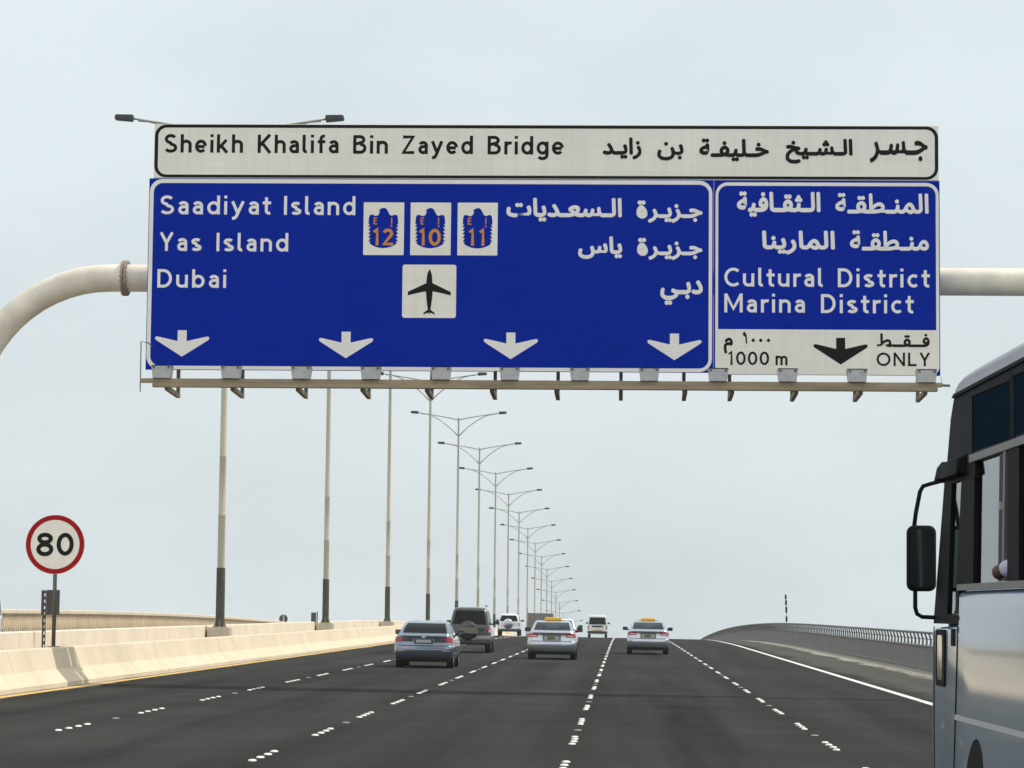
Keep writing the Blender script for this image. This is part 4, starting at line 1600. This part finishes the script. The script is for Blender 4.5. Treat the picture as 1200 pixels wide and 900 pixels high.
def suv(label, mw, paint, lower_paint, cover, scale_w=1.0, hgt=1.86, group=None, small=False):
    t = thing('suv_car', label, 'car', mw, group)
    Wd = 0.90 * scale_w
    lower = Shell([(0.34, 0.10, 4.40, Wd - .10, .14, .3, .05), (0.42, 0.02, 4.50, Wd - .04, .14, .32, .06), (0.62, 0.0, 4.56, Wd, .14, .34, .06), (0.70, 0.05, 4.54, Wd, .13, .36, .06), (0.72, 0.11, 4.52, Wd - .01, .12, .36, .06), (0.95, 0.12, 4.45, Wd - .01, .12, .4, .06), (1.08, 0.13, 4.25, Wd - .04, .12, .4, .06), (1.13, 0.14, 3.9, Wd - .07, .12, .35, .06), (1.15, 0.2, 3.5, Wd - .12, .12, .3, .06)])
    bm = B()
    ts = tlist([0, .5, 1, 1.5, 2, 3, 3.5, 4, 5], 2)
    lower.mesh(bm, ts, zlist([0.34, 0.42, 0.62, 0.70, 0.72, 0.95, 1.08, 1.13, 1.15], 0.07))
    obj('body', bm, paint, t, angle=32)
    top = hgt
    gh = Shell([(1.10, 0.14, 3.45, Wd - .06, .12, .2, .06), (1.2, 0.17, 3.25, Wd - .085, .12, .2, .06), (1.5, 0.26, 2.95, Wd - .14, .12, .18, .06), (top - .16, 0.36, 2.72, Wd - .19, .14, .16, .06), (top - .09, 0.42, 2.6, Wd - .225, .16, .16, .06), (top - .045, 0.50, 2.45, Wd - .285, .18, .16, .05), (top - .015, 0.62, 2.3, Wd - .37, .19, .16, .04), (top, 0.9, 2.1, Wd - .52, .18, .16, .02)])
    za, zb = 1.19, top - .17
    bm = B()
    ts = tlist([0, .92, 1, 1.5, 2, 2.04, 2.30, 2.35, 2.62, 2.67, 2.96, 3, 3.5, 4, 4.1, 5], 2)
    holes = [(0, -0.93, 0.93, za, zb), (5, -0.93, 0.93, za, zb)]
    sw = ((2.04, 2.30), (2.35, 2.62), (2.67, 2.96))
    for s in (-1, 1):
        for a, b in sw:
            holes.append((s * (a + b) / 2, -(b - a) / 2, (b - a) / 2, za, zb))
    gh.mesh(bm, ts, zlist([1.10, za, zb, top - .16, top - .09, top - .045, top - .015, top], 0.07), holes, cap_bottom=False)
    obj('roof', bm, paint, t, angle=32)
    bm = B()
    gh.patch(bm, -1.04, 1.04, za - .015, zb + .015, 0.005, 10, 5)
    obj('rear_window', bm, 'glass_dark', t, smooth=True)
    bm = B()
    gh.patch(bm, 4.02, 5.98, za - .015, zb + .015, 0.005, 10, 5)
    obj('windscreen', bm, 'glass', t, smooth=True)
    for s in (-1, 1):
        for a, b in sw:
            bm = B()
            gh.patch(bm, s * (a - .015), s * (b + .015), za - .01, zb + .01, 0.004, 5, 4)
            obj('side_window', bm, 'glass', t, smooth=True)
        bm = B()
        lower.patch(bm, s * 1.05, s * 2.03, 0.80, 1.06, 0.012, 8, 4)
        tl = obj('tail_light', bm, 'tail_red', t, smooth=True)
        bm = B()
        lower.patch(bm, s * 1.15, s * 2.0, 0.86, 0.95, 0.018, 6, 2)
        obj('reversing_light', bm, 'tail_clear', tl, smooth=True)
        bm = B()
        lower.patch(bm, s * 3.35, s * 4.4, 0.86, 1.02, 0.01, 8, 2)
        obj('headlight', bm, 'tail_clear', t, smooth=True)
    bm = B()
    lower.patch(bm, -2.0, 2.0, 0.40, 0.70, 0.02, 20, 4)
    obj('bumper', bm, lower_paint, t, smooth=True)
    bm = B()
    lower.patch(bm, -1.9, 1.9, 0.335, 0.42, 0.012, 20, 2)
    obj('rear_valance', bm, 'dark_trim', t, smooth=True)
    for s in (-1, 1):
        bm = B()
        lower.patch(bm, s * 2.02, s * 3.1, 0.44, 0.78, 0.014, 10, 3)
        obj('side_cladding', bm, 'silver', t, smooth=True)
    # spare wheel with hard cover on the back door
    cx, zc = -0.06, (0.98 if small else 0.92)
    bm = B()
    lathe(bm, [(0.18, 0.13), (0.36, 0.10), (0.385, 0.02), (0.385, -0.06), (0.36, -0.11), (0.33, -0.12)], 'y', 36, (cx, -0.02, zc), close=True)
    sp = obj('spare_wheel', bm, 'rubber', t, angle=40)
    bm = B()
    lathe(bm, [(0.39, -0.02), (0.395, -0.10), (0.37, -0.14), (0.34, -0.152)], 'y', 36, (cx, -0.02, zc), close=False)
    obj('cover_ring', bm, cover[1], sp, angle=60)
    bm = B()
    lathe(bm, [(0.338, -0.151), (0.30, -0.16), (0.0, -0.172)], 'y', 36, (cx, -0.02, zc), close=False)
    obj('cover_face', bm, cover[0], sp, angle=60)
    if not small:
        bm = B()
        prism(bm, rrect(cx - .43, cx + .43, 0.80, 1.06, 0.04, 3), -0.215, -0.155, 'xz')
        obj('cover_band', bm, 'taupe', sp)
    plate(t, -0.022, 0.58, 'plate_white', 0.48, 0.10)
    for x in (-Wd + .13, Wd - .13):
        for y in (0.95, 3.6):
            wheel(t, x, y, 0.375, 0.25)
        mirror(t, x * 1.17, 2.95, 1.24, 'black_plastic', 1.15)
        bm = B()
        tube(bm, [(x * .82, 0.75, top + .02), (x * .82, 0.85, top + .06), (x * .82, 2.2, top + .06), (x * .82, 2.35, top + .01)], 0.018, 6)
        obj('roof_rail', bm, 'dark_trim', t, smooth=True)
    bm = B()
    box(bm, -Wd + .22, Wd - .22, .4, 3.3, 0.62, 0.68)
    obj('cabin_floor', bm, 'seat_fabric', t)
    seats(t, (-.36, .36), 1.35, 1.45)
    seats(t, (-.36, .36), 2.3, 1.52)
    return t


def van(label, mw, paint):
    t = thing('minibus_van', label, 'van', mw)
    Wd, top = 0.86, 2.0
    sh = Shell([(0.30, 0.05, 4.6, Wd - .06, .12, .25, .04), (0.42, 0.0, 4.68, Wd - .01, .12, .28, .04), (0.62, 0.0, 4.7, Wd, .11, .3, .04), (0.66, 0.03, 4.68, Wd, .10, .3, .04), (1.05, 0.04, 4.6, Wd, .10, .32, .04), (1.15, 0.05, 4.5, Wd - .01, .10, .32, .04), (1.75, 0.13, 3.75, Wd - .08, .11, .25, .04), (1.88, 0.17, 3.55, Wd - .10, .12, .22, .04), (1.95, 0.24, 3.4, Wd - .14, .14, .2, .03), (top, 0.5, 3.1, Wd - .32, .16, .2, .02)])
    za, zb = 1.16, 1.76
    ts = tlist([0, .9, 1, 1.5, 2, 2.04, 2.30, 2.34, 2.62, 2.66, 2.96, 3, 3.5, 4, 4.1, 5], 2)
    sw = ((2.04, 2.30), (2.34, 2.62), (2.66, 2.96))
    holes = [(0, -0.98, 0.98, za, zb), (5, -0.96, 0.96, za, zb)]
    for s in (-1, 1):
        for a, b in sw:
            holes.append((s * (a + b) / 2, -(b - a) / 2, (b - a) / 2, za, zb))
    bm = B()
    sh.mesh(bm, ts, zlist([0.30, 0.42, 0.62, 0.66, za, zb, 1.88, 1.95, top], 0.09), holes)
    obj('body', bm, paint, t, angle=32)
    bm = B()
    sh.patch(bm, -1.06, 1.06, za - .015, zb + .015, 0.005, 10, 5)
    obj('rear_window', bm, 'glass_dark', t, smooth=True)
    bm = B()
    sh.patch(bm, 4.0, 6.0, za - .015, zb + .015, 0.005, 10, 5)
    obj('windscreen', bm, 'glass', t, smooth=True)
    for s in (-1, 1):
        for a, b in sw:
            bm = B()
            sh.patch(bm, s * (a - .01), s * (b + .01), za - .01, zb + .01, 0.004, 5, 4)
            obj('side_window', bm, 'glass_dark', t, smooth=True)
        bm = B()
        sh.patch(bm, s * 1.1, s * 2.02, 0.70, 1.08, 0.012, 6, 4)
        obj('tail_light', bm, 'tail_red', t, smooth=True)
        bm = B()
        sh.patch(bm, s * 3.3, s * 4.5, 0.80, 1.0, 0.012, 8, 3)
        obj('headlight', bm, 'tail_clear', t, smooth=True)
    bm = B()
    sh.patch(bm, -0.62, 0.62, 0.90, 1.06, 0.012, 6, 2)
    obj('plate_recess', bm, 'dark_trim', t, smooth=True)
    bm = B()
    sh.patch(bm, -0.62, 0.62, 0.575, 0.655, 0.02, 8, 2)
    obj('yellow_plate', bm, 'amber_plate', t, smooth=True)
    bm = B()
    sh.patch(bm, -1.98, 1.98, 0.40, 0.56, 0.03, 20, 3)
    obj('bumper', bm, 'dark_trim', t, smooth=True)
    for x in (-Wd + .12, Wd - .12):
        for y in (0.95, 3.7):
            wheel(t, x, y, 0.335, 0.21)
        mirror(t, x * 1.2, 3.75, 1.28, 'black_plastic', 0.9)
    bm = B()
    box(bm, -Wd + .12, Wd - .12, .4, 4.2, 0.6, 0.66)
    obj('cabin_floor', bm, 'seat_fabric', t)
    for y in (0.8, 1.7, 2.6):
        seats(t, (-.4, .4), y, 1.4)
    return t


sedan('blue-grey sedan with dark rear window, nearest car ahead left of centre', on_road(-6.08, 93.5), 'silver_blue')
suv('dark green four-wheel drive with a spare wheel on its back, ahead of the blue-grey sedan', on_road(-6.40, 127.6), 'dark_green', 'taupe', ('dark_green', 'dark_trim'), 0.99, 1.90)
sedan('silver taxi with yellow roof sign, left of the dotted centre line', on_road(-2.66, 114.0), 'silver', True, group='silver taxis')
sedan('silver taxi with yellow roof sign, right of the dotted centre line', on_road(1.06, 133.0), 'silver', True, group='silver taxis')
suv('white four-wheel drive with a silver spare wheel cover, far ahead by the median', on_road(-9.32, 250.0), 'white_car', 'silver', ('silver', 'chrome'), 1.02, 1.80, small=True)
van('white minibus with a yellow plate at the crest, between the two taxis', on_road(-2.30, 272.0), 'white_car')
sedan('white car mostly hidden in front of the left taxi, only its right side showing', on_road(-3.06, 145.0), 'white_car')
van('white van coming the other way at the far left edge, cut off by the picture', on_road(-27.2, 130.0, math.pi), 'white_car')

# lorry past the crest
t = thing('box_truck', 'grey box lorry at the crest, its back half hidden by the left taxi', 'truck', on_road(-8.75, 322.0))
bm = B()
box(bm, -1.32, -0.03, 0, 5.5, 0.85, 2.62, 0.02)
box(bm, 0.03, 1.32, 0, 5.5, 0.85, 2.62, 0.02)
box(bm, -0.03, 0.03, 0.03, 5.5, 0.86, 2.61)
obj('cargo_box', bm, 'box_grey', t)
bm = B()
box(bm, -1.2, 1.2, 5.7, 7.4, 0.6, 2.4, 0.15)
obj('cab', bm, 'white_car', t, angle=40)
bm = B()
box(bm, -1.25, 1.25, -0.05, 0.06, 0.55, 0.78, 0.02)
obj('bumper', bm, 'plate_white', t)
bm = B()
box(bm, -0.45, 0.45, 0.1, 7.0, 0.6, 0.84)
obj('chassis', bm, 'dark_trim', t)
for x in (-1.05, 1.05):
    for y in (1.4, 6.4):
        wheel(t, x, y, 0.45, 0.3)

# ------------------------------------------------------------------ the bus on the right
yaw = 0.025
P0 = Vector((2.55, 26.1, rz(2.55, 26.1)))
fy = Vector((-math.sin(yaw), math.cos(yaw), G)).normalized()
fx_ = Vector((math.cos(yaw), math.sin(yaw), 0)).normalized()
fx_ = (fx_ - fy * fx_.dot(fy)).normalized()
fz = fx_.cross(fy)
bus_mw = Matrix(((fx_.x, fy.x, fz.x, P0.x), (fx_.y, fy.y, fz.y, P0.y), (fx_.z, fy.z, fz.z, P0.z), (0, 0, 0, 1)))
bus = thing('passenger_bus', 'tall bus with black window pillars and a shiny pale flank, right beside the camera', 'bus', bus_mw)
BL, BW = 11.2, 2.5


def yz(pts):
    return [(-u, z) for u, z in pts]          # u counts back from the front


def bpart(name, bm, m, parent=bus, **k):
    return obj(name, bm, m, parent, **k)


bm = B()
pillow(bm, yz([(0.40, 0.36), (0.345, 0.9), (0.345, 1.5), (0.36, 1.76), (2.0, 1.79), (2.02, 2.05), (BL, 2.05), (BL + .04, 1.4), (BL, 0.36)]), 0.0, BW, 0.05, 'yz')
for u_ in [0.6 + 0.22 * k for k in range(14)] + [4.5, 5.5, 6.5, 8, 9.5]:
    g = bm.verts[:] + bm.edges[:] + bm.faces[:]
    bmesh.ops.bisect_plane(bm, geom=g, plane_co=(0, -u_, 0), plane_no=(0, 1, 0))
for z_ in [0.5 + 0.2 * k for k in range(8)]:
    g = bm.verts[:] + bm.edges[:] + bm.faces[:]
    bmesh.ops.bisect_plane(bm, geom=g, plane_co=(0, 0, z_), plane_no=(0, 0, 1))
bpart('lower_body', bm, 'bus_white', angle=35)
bm = B()
prism(bm, yz([(1.27, 3.075), (1.50, 3.42), (1.72, 3.585), (BL, 3.585), (BL, 3.075)]), 0.008, BW - .008, 'yz')
bpart('upper_body', bm, 'bus_dark', angle=35)
bm = B()                                       # roof with a rounded shoulder
layers = [(0.0, 3.59, 1.62), (0.0, 3.625, 1.68), (0.006, 3.665, 1.84), (0.02, 3.70, 2.08), (0.06, 3.735, 2.4), (0.16, 3.765, 2.8), (0.4, 3.79, 3.2), (0.8, 3.805, 3.5)]
rows = []
for x, z, u in layers:
    rr = []
    pts = [(x, u + 0.16), (x + 0.03, u + 0.06), (x + 0.12, u + 0.01), (x + 0.3, u), (BW - x - 0.3, u), (BW - x - 0.12, u + 0.01), (BW - x - 0.03, u + 0.06), (BW - x, u + 0.16), (BW - x, BL - x * .5), (x, BL - x * .5)]
    rows.append([bm.verts.new((a, -b, z)) for a, b in pts])
for A, C in zip(rows, rows[1:]):
    for i in range(len(A)):
        bm.faces.new((A[i], A[(i + 1) % len(A)], C[(i + 1) % len(A)], C[i]))
bm.faces.new(rows[-1])
bm.faces.new(rows[0][::-1])
bmesh.ops.recalc_face_normals(bm, faces=bm.faces[:])
bpart('roof', bm, 'bus_roof', angle=40)
bm = B()
prism(bm, yz([(1.70, 3.572), (BL, 3.572), (BL, 3.598), (1.80, 3.598)]), -0.012, 0.004, 'yz')
bpart('gutter', bm, 'black_plastic')
bm = B()
prism(bm, yz([(2.70, 3.015), (BL, 3.015), (BL, 3.072), (2.70, 3.072)]), -0.012, 0.05, 'yz')
bpart('waist_beam', bm, 'bus_strip')
bm = B()
prism(bm, yz([(2.03, 2.053), (BL, 2.053), (BL, 2.10), (2.03, 2.10)]), -0.016, 0.05, 'yz')
bpart('window_sill', bm, 'bus_strip')
for k in range(5):                             # upper tinted panes
    u0, u1 = 2.83 + 2.06 * k, 2.83 + 2.06 * k + 1.92
    if u1 > BL:
        u1 = BL - .1
    bm = B()
    prism(bm, yz([(u0, 3.10), (u1, 3.09), (u1, 3.49), (u0 + .01, 3.51)]), 0.001, 0.009, 'yz')
    w_ = bpart('upper_window', bm, 'bus_tint')
    bm = B()
    for q in ([(u0 - .05, 3.08), (u0, 3.08), (u0, 3.53), (u0 - .05, 3.53)], [(u1, 3.08), (u1 + .05, 3.08), (u1 + .05, 3.53), (u1, 3.53)], [(u0, 3.51), (u1, 3.49), (u1, 3.53), (u0, 3.53)]):
        prism(bm, yz(q), -0.006, 0.009, 'yz')
    obj('frame', bm, 'black_plastic', w_)
# side frame: pillars on both sides, openings between them
for side in (0, 1):
    xa, xb = (0.0, 0.06) if side == 0 else (BW - .06, BW)
    bm = B()
    prism(bm, yz([(0.46, 1.792), (1.26, 3.072), (1.66, 3.072), (1.62, 2.90), (1.33, 1.87), (1.30, 1.792)]), xa, xb, 'yz')
    bpart('front_pillar', bm, 'black_plastic')
    bm = B()
    prism(bm, yz([(2.19, 2.90), (2.92, 2.90), (2.83, 2.103), (2.03, 2.103), (2.0, 1.87), (1.81, 1.87)]), xa, xb, 'yz')
    prism(bm, yz([(1.665, 3.072), (2.69, 3.072), (2.95, 3.012), (2.95, 2.903), (1.625, 2.903)]), xa, xb, 'yz')
    prism(bm, yz([(1.31, 1.792), (1.98, 1.795), (1.98, 1.868), (1.335, 1.868)]), xa, xb, 'yz')
    bpart('door_pillar', bm, 'black_plastic')
    for k in range(4):
        u0 = 4.60 + 2.06 * k
        u1 = u0 + .50 if k < 3 else BL
        bm = B()
        prism(bm, yz([(u0, 3.012), (u1, 3.012), (u1 - .03, 2.103), (u0 - .06, 2.103)]), xa, xb, 'yz')
        bpart('window_pillar', bm, 'black_plastic')
    bm = B()
    prism(bm, yz([(1.63, 2.898), (2.185, 2.898), (1.805, 1.872), (1.34, 1.872)]), xa + .02, xa + .03, 'yz')
    bpart('quarter_window', bm, 'bus_glass')
    for k in range(4):
        u0 = 2.93 + 2.06 * k if k else 2.93
        e = 2.06 * k
        bm = B()
        prism(bm, yz([(2.925 + e, 3.01), (4.12 + e, 3.01), (4.02 + e, 2.105), (2.84 + e, 2.105)]), xa + .03, xa + .038, 'yz')
        wn = bpart('side_window', bm, 'bus_glass')
        bm = B()
        prism(bm, yz([(4.12 + e, 3.008), (4.44 + e, 3.008), (4.34 + e, 2.107), (4.02 + e, 2.107)]), xa + .012, xa + .02, 'yz')
        obj('sliding_pane', bm, 'bus_glass_green', wn)
        bm = B()
        prism(bm, yz([(4.44 + e, 3.01), (4.52 + e, 3.01), (4.42 + e, 2.105), (4.34 + e, 2.105)]), xa - .008 if side == 0 else xa, xa + .04, 'yz')
        obj('divider', bm, 'bus_strip', wn)
        if side == 0:
            bm = B()
            box(bm, -0.03, 0.02, -(4.36 + e), -(4.30 + e), 2.60, 2.66, 0.008)
            obj('window_catch', bm, 'plate_white', wn)
bm = B()                                       # windscreen, header over it, bulkhead behind
vs = [bm.verts.new(p) for p in ((0.10, -0.50, 1.80), (BW - .10, -0.50, 1.80), (BW - .12, -1.26, 3.07), (0.12, -1.26, 3.07))]
bm.faces.new(vs)
bpart('windscreen', bm, 'bus_glass')
bm = B()
box(bm, 0.08, BW - .08, -BL + .1, -1.3, 1.05, 1.12)
bpart('cabin_floor', bm, 'seat_fabric')
bm = B()
box(bm, 0.1, BW - .1, -1.35, -0.6, 1.12, 1.85, 0.05)
bpart('dashboard', bm, 'seat_fabric')
for k in range(4):
    for xs in (0.55, 1.85):
        bm = B()
        u = 5.3 + 1.2 * k
        pillow(bm, rrect(xs - .45, xs + .45, 1.5, 2.32, 0.1, 3), -u - .12, -u, 0.05, 'xz')
        box(bm, xs - .45, xs + .45, -u, -u + .45, 1.42, 1.54, 0.03)
        bpart('seat', bm, 'seat_fabric', angle=40)
bm = B()                                       # ledge above the driver's door
pillow(bm, [(-.085, 2.94), (-.07, 3.06), (0.05, 3.12), (0.05, 2.92)], -2.5, -1.5, 0.03, 'xz')
bpart('door_ledge', bm, 'black_plastic', angle=40)
bm = B()
pillow(bm, yz([(1.02, 2.93), (1.22, 3.05), (1.48, 3.08), (1.48, 2.96)]), -0.07, 0.05, 0.02, 'yz')
bpart('visor', bm, 'bus_dark', angle=40)
bm = B()                                       # rear wall, window and lamps
box(bm, 0.02, BW - .02, -BL, -BL + .06, 2.052, 2.30)
box(bm, 0.02, 0.32, -BL, -BL + .06, 2.302, 3.07)
box(bm, BW - .32, BW - .02, -BL, -BL + .06, 2.302, 3.07)
bpart('rear_wall', bm, 'bus_dark')
bm = B()
box(bm, 0.322, BW - .322, -BL + .02, -BL + .03, 2.302, 3.07)
bpart('rear_window', bm, 'bus_glass')
for xs in (0.10, BW - .32):
    bm = B()
    pillow(bm, rrect(xs, xs + .22, 0.85, 1.25, 0.04, 3), -BL - .07, -BL + .02, 0.02, 'xz')
    bpart('tail_light', bm, 'tail_red', angle=40)
# mirror on its tubular arm
bm = B()
pillow(bm, rrect(-0.225, 0.015, 2.055, 2.60, 0.06, 4), -0.56, -0.44, 0.035, 'xz')
mo = bpart('side_mirror', bm, 'black_plastic', angle=50)
bm = B()
bm.faces.new([bm.verts.new((a, -0.564, b)) for a, b in rrect(-0.20, -0.01, 2.09, 2.565, 0.04, 4)])
face_normals(bm)
obj('mirror_glass', bm, 'mirror_face', mo)
bm = B()
tube(bm, [(-0.165, -0.5, 2.58), (-0.15, -0.5, 2.70), (-0.115, -0.5, 2.88), (-0.09, -0.5, 2.925), (-0.03, -0.52, 2.945), (0.0, -0.8, 2.95), (0.03, -1.2, 2.96)], 0.018, 8)
obj('arm', bm, 'black_plastic', mo, smooth=True)
bm = B()
tube(bm, [(-0.155, -0.5, 2.08), (-0.155, -0.5, 1.92), (-0.14, -0.5, 1.87), (-0.10, -0.5, 1.845), (0.03, -0.6, 1.84)], 0.018, 8)
obj('arm', bm, 'black_plastic', mo, smooth=True)
# door details
bm = B()
prism(bm, yz(rrect(0.70, 1.28, 1.29, 1.745, 0.06, 4)), -0.014, 0.002, 'yz')
hr = bpart('door_light', bm, 'black_plastic')
bm = B()
prism(bm, yz(rrect(0.84, 1.14, 1.34, 1.70, 0.04, 4)), -0.0165, -0.0142, 'yz')
obj('pane', bm, 'chrome', hr)
bm = B()
prism(bm, yz([(1.67, 1.62), (1.83, 1.62), (1.83, 1.755), (1.67, 1.755)]), -0.012, 0.002, 'yz')
bpart('door_lock', bm, 'black_plastic')
bm = B()
prism(bm, yz([(1.99, 0.45), (2.012, 0.45), (2.012, 1.77), (1.99, 1.77)]), -0.004, 0.002, 'yz')
bpart('door_seam', bm, 'black_plastic')
bm = B()
prism(bm, yz([(0.50, 0.45), (0.52, 0.45), (0.52, 1.77), (0.50, 1.77)]), -0.004, 0.002, 'yz')
bpart('door_seam', bm, 'black_plastic')
bm = B()
prism(bm, yz([(2.03, 1.055), (BL, 1.055), (BL, 1.095), (2.03, 1.095)]), -0.012, 0.002, 'yz')
bpart('skirt_trim', bm, 'plate_white')
for x in (0.17, BW - .17):
    for y in (-3.3, -8.6):
        wheel(bus, x, y, 0.47, 0.28)
for y in (-3.3, -8.6):
    bm = B()
    poly = [(y + 0.54 * math.cos(math.pi * k / 16), 0.42 + 0.54 * math.sin(math.pi * k / 16)) for k in range(17)] + [(y - .54, .37), (y + .54, .37)]
    prism(bm, poly, -0.003, 0.001, 'yz')
    bpart('wheel_arch', bm, 'black_plastic')


# passenger leaning an elbow out of the window
def skin_mesh(pts, edges, radii, root):
    me = bpy.data.meshes.new('person')
    me.from_pydata(pts, edges, [])
    o = bpy.data.objects.new('person', me)
    COL.objects.link(o)
    o.modifiers.new('skin', 'SKIN')
    for i, r_ in enumerate(radii):
        me.skin_vertices[0].data[i].radius = (r_, r_) if not isinstance(r_, tuple) else r_
    for i in range(len(pts)):
        me.skin_vertices[0].data[i].use_root = (i == root)
    s = o.modifiers.new('sub', 'SUBSURF')
    s.levels = s.render_levels = 2
    dg = bpy.context.evaluated_depsgraph_get()
    m2 = bpy.data.meshes.new_from_object(o.evaluated_get(dg))
    bpy.data.objects.remove(o)
    for p in m2.polygons:
        p.use_smooth = True
    return m2


UB = -4.72       # seat position along the bus
pts = [(0.55, UB, 1.62), (0.54, UB, 1.85), (0.53, UB, 2.10), (0.53, UB + .01, 2.30), (0.53, UB + .03, 2.40), (0.53, UB + .06, 2.52), (0.53, UB + .07, 2.63),
       (0.34, UB + .01, 2.28), (0.12, UB + .18, 2.22), (-0.05, UB + .38, 2.165), (0.10, UB + .56, 2.15), (0.22, UB + .66, 2.15),
       (0.72, UB + .01, 2.28), (0.80, UB + .06, 2.02), (0.76, UB + .30, 1.85), (0.66, UB + .42, 1.84),
       (0.44, UB + .1, 1.60), (0.42, UB + .48, 1.62), (0.42, UB + .52, 1.2), (0.66, UB + .1, 1.60), (0.68, UB + .48, 1.62), (0.68, UB + .52, 1.2)]
edges = [(0, 1), (1, 2), (2, 3), (3, 4), (4, 5), (5, 6), (3, 7), (7, 8), (8, 9), (9, 10), (10, 11), (3, 12), (12, 13), (13, 14), (14, 15), (0, 16), (16, 17), (17, 18), (0, 19), (19, 20), (20, 21)]
rad = [0.15, 0.14, 0.155, 0.12, 0.055, 0.085, 0.095, 0.07, 0.056, 0.054, 0.044, 0.036, 0.07, 0.05, 0.042, 0.035, 0.09, 0.07, 0.05, 0.09, 0.07, 0.05]
me = skin_mesh(pts, edges, rad, 0)
me.materials.append(M['skin'])
per = bpy.data.objects.new('person', me)
COL.objects.link(per)
per.matrix_world = bus_mw
tag(per, 'bus passenger in a lilac sleeve resting an elbow on the window sill', 'person')
me = skin_mesh(pts[:4] + [pts[7], pts[8], (-0.02, UB + .35, 2.18), pts[12], pts[13]], [(0, 1), (1, 2), (2, 3), (3, 4), (4, 5), (5, 6), (3, 7), (7, 8)], [0.165, 0.155, 0.17, 0.13, 0.085, 0.072, 0.066, 0.085, 0.064], 0)
me.materials.append(M['lilac_cloth'])
o = bpy.data.objects.new('shirt', me)
COL.objects.link(o)
o.parent = per
bm = B()
bmesh.ops.create_uvsphere(bm, u_segments=16, v_segments=10, radius=0.112)
for v in bm.verts:
    v.co = Vector((v.co.x * .95 + 0.53, v.co.y + UB + .05, v.co.z * .9 + 2.66))
obj('hair', bm, 'dark_hair', per, smooth=True)

# the flank of the bus bulges a little below the windows
_done = set()
for o in bus.children_recursive:
    if o.name.startswith(('lower_body', 'door_light', 'pane', 'door_lock', 'door_seam', 'skirt_trim', 'wheel_arch')) and o.data.name not in _done:
        _done.add(o.data.name)
        for v in o.data.vertices:
            d = max(0.0, 2.06 - v.co.z)
            k = 1.0 - 2.0 * max(0.0, min(1.0, v.co.x / BW))
            q = max(0.0, min(1.0, (-v.co.y - 1.0) / 1.6)) 
            v.co.x -= k * q * (0.022 * d + 0.013 * d * d)

# ------------------------------------------------------------------ thin dusty air
bm = B()
box(bm, -70, 45, -140, 880, -17.0, 46.0)
hz = obj('haze', bm, 'sea')
hm = bpy.data.materials.new('haze_air')
hm.use_nodes = True
ht = hm.node_tree
ht.nodes.clear()
ho = ht.nodes.new('ShaderNodeOutputMaterial')
hv = ht.nodes.new('ShaderNodeVolumePrincipled')
hv.inputs['Color'].default_value = (0.90, 0.94, 0.96, 1)
hv.inputs['Density'].default_value = 0.00016
hv.inputs['Anisotropy'].default_value = 0.3
ht.links.new(hv.outputs[0], ho.inputs['Volume'])
hz.data.materials[0] = hm
hz['kind'] = 'stuff'
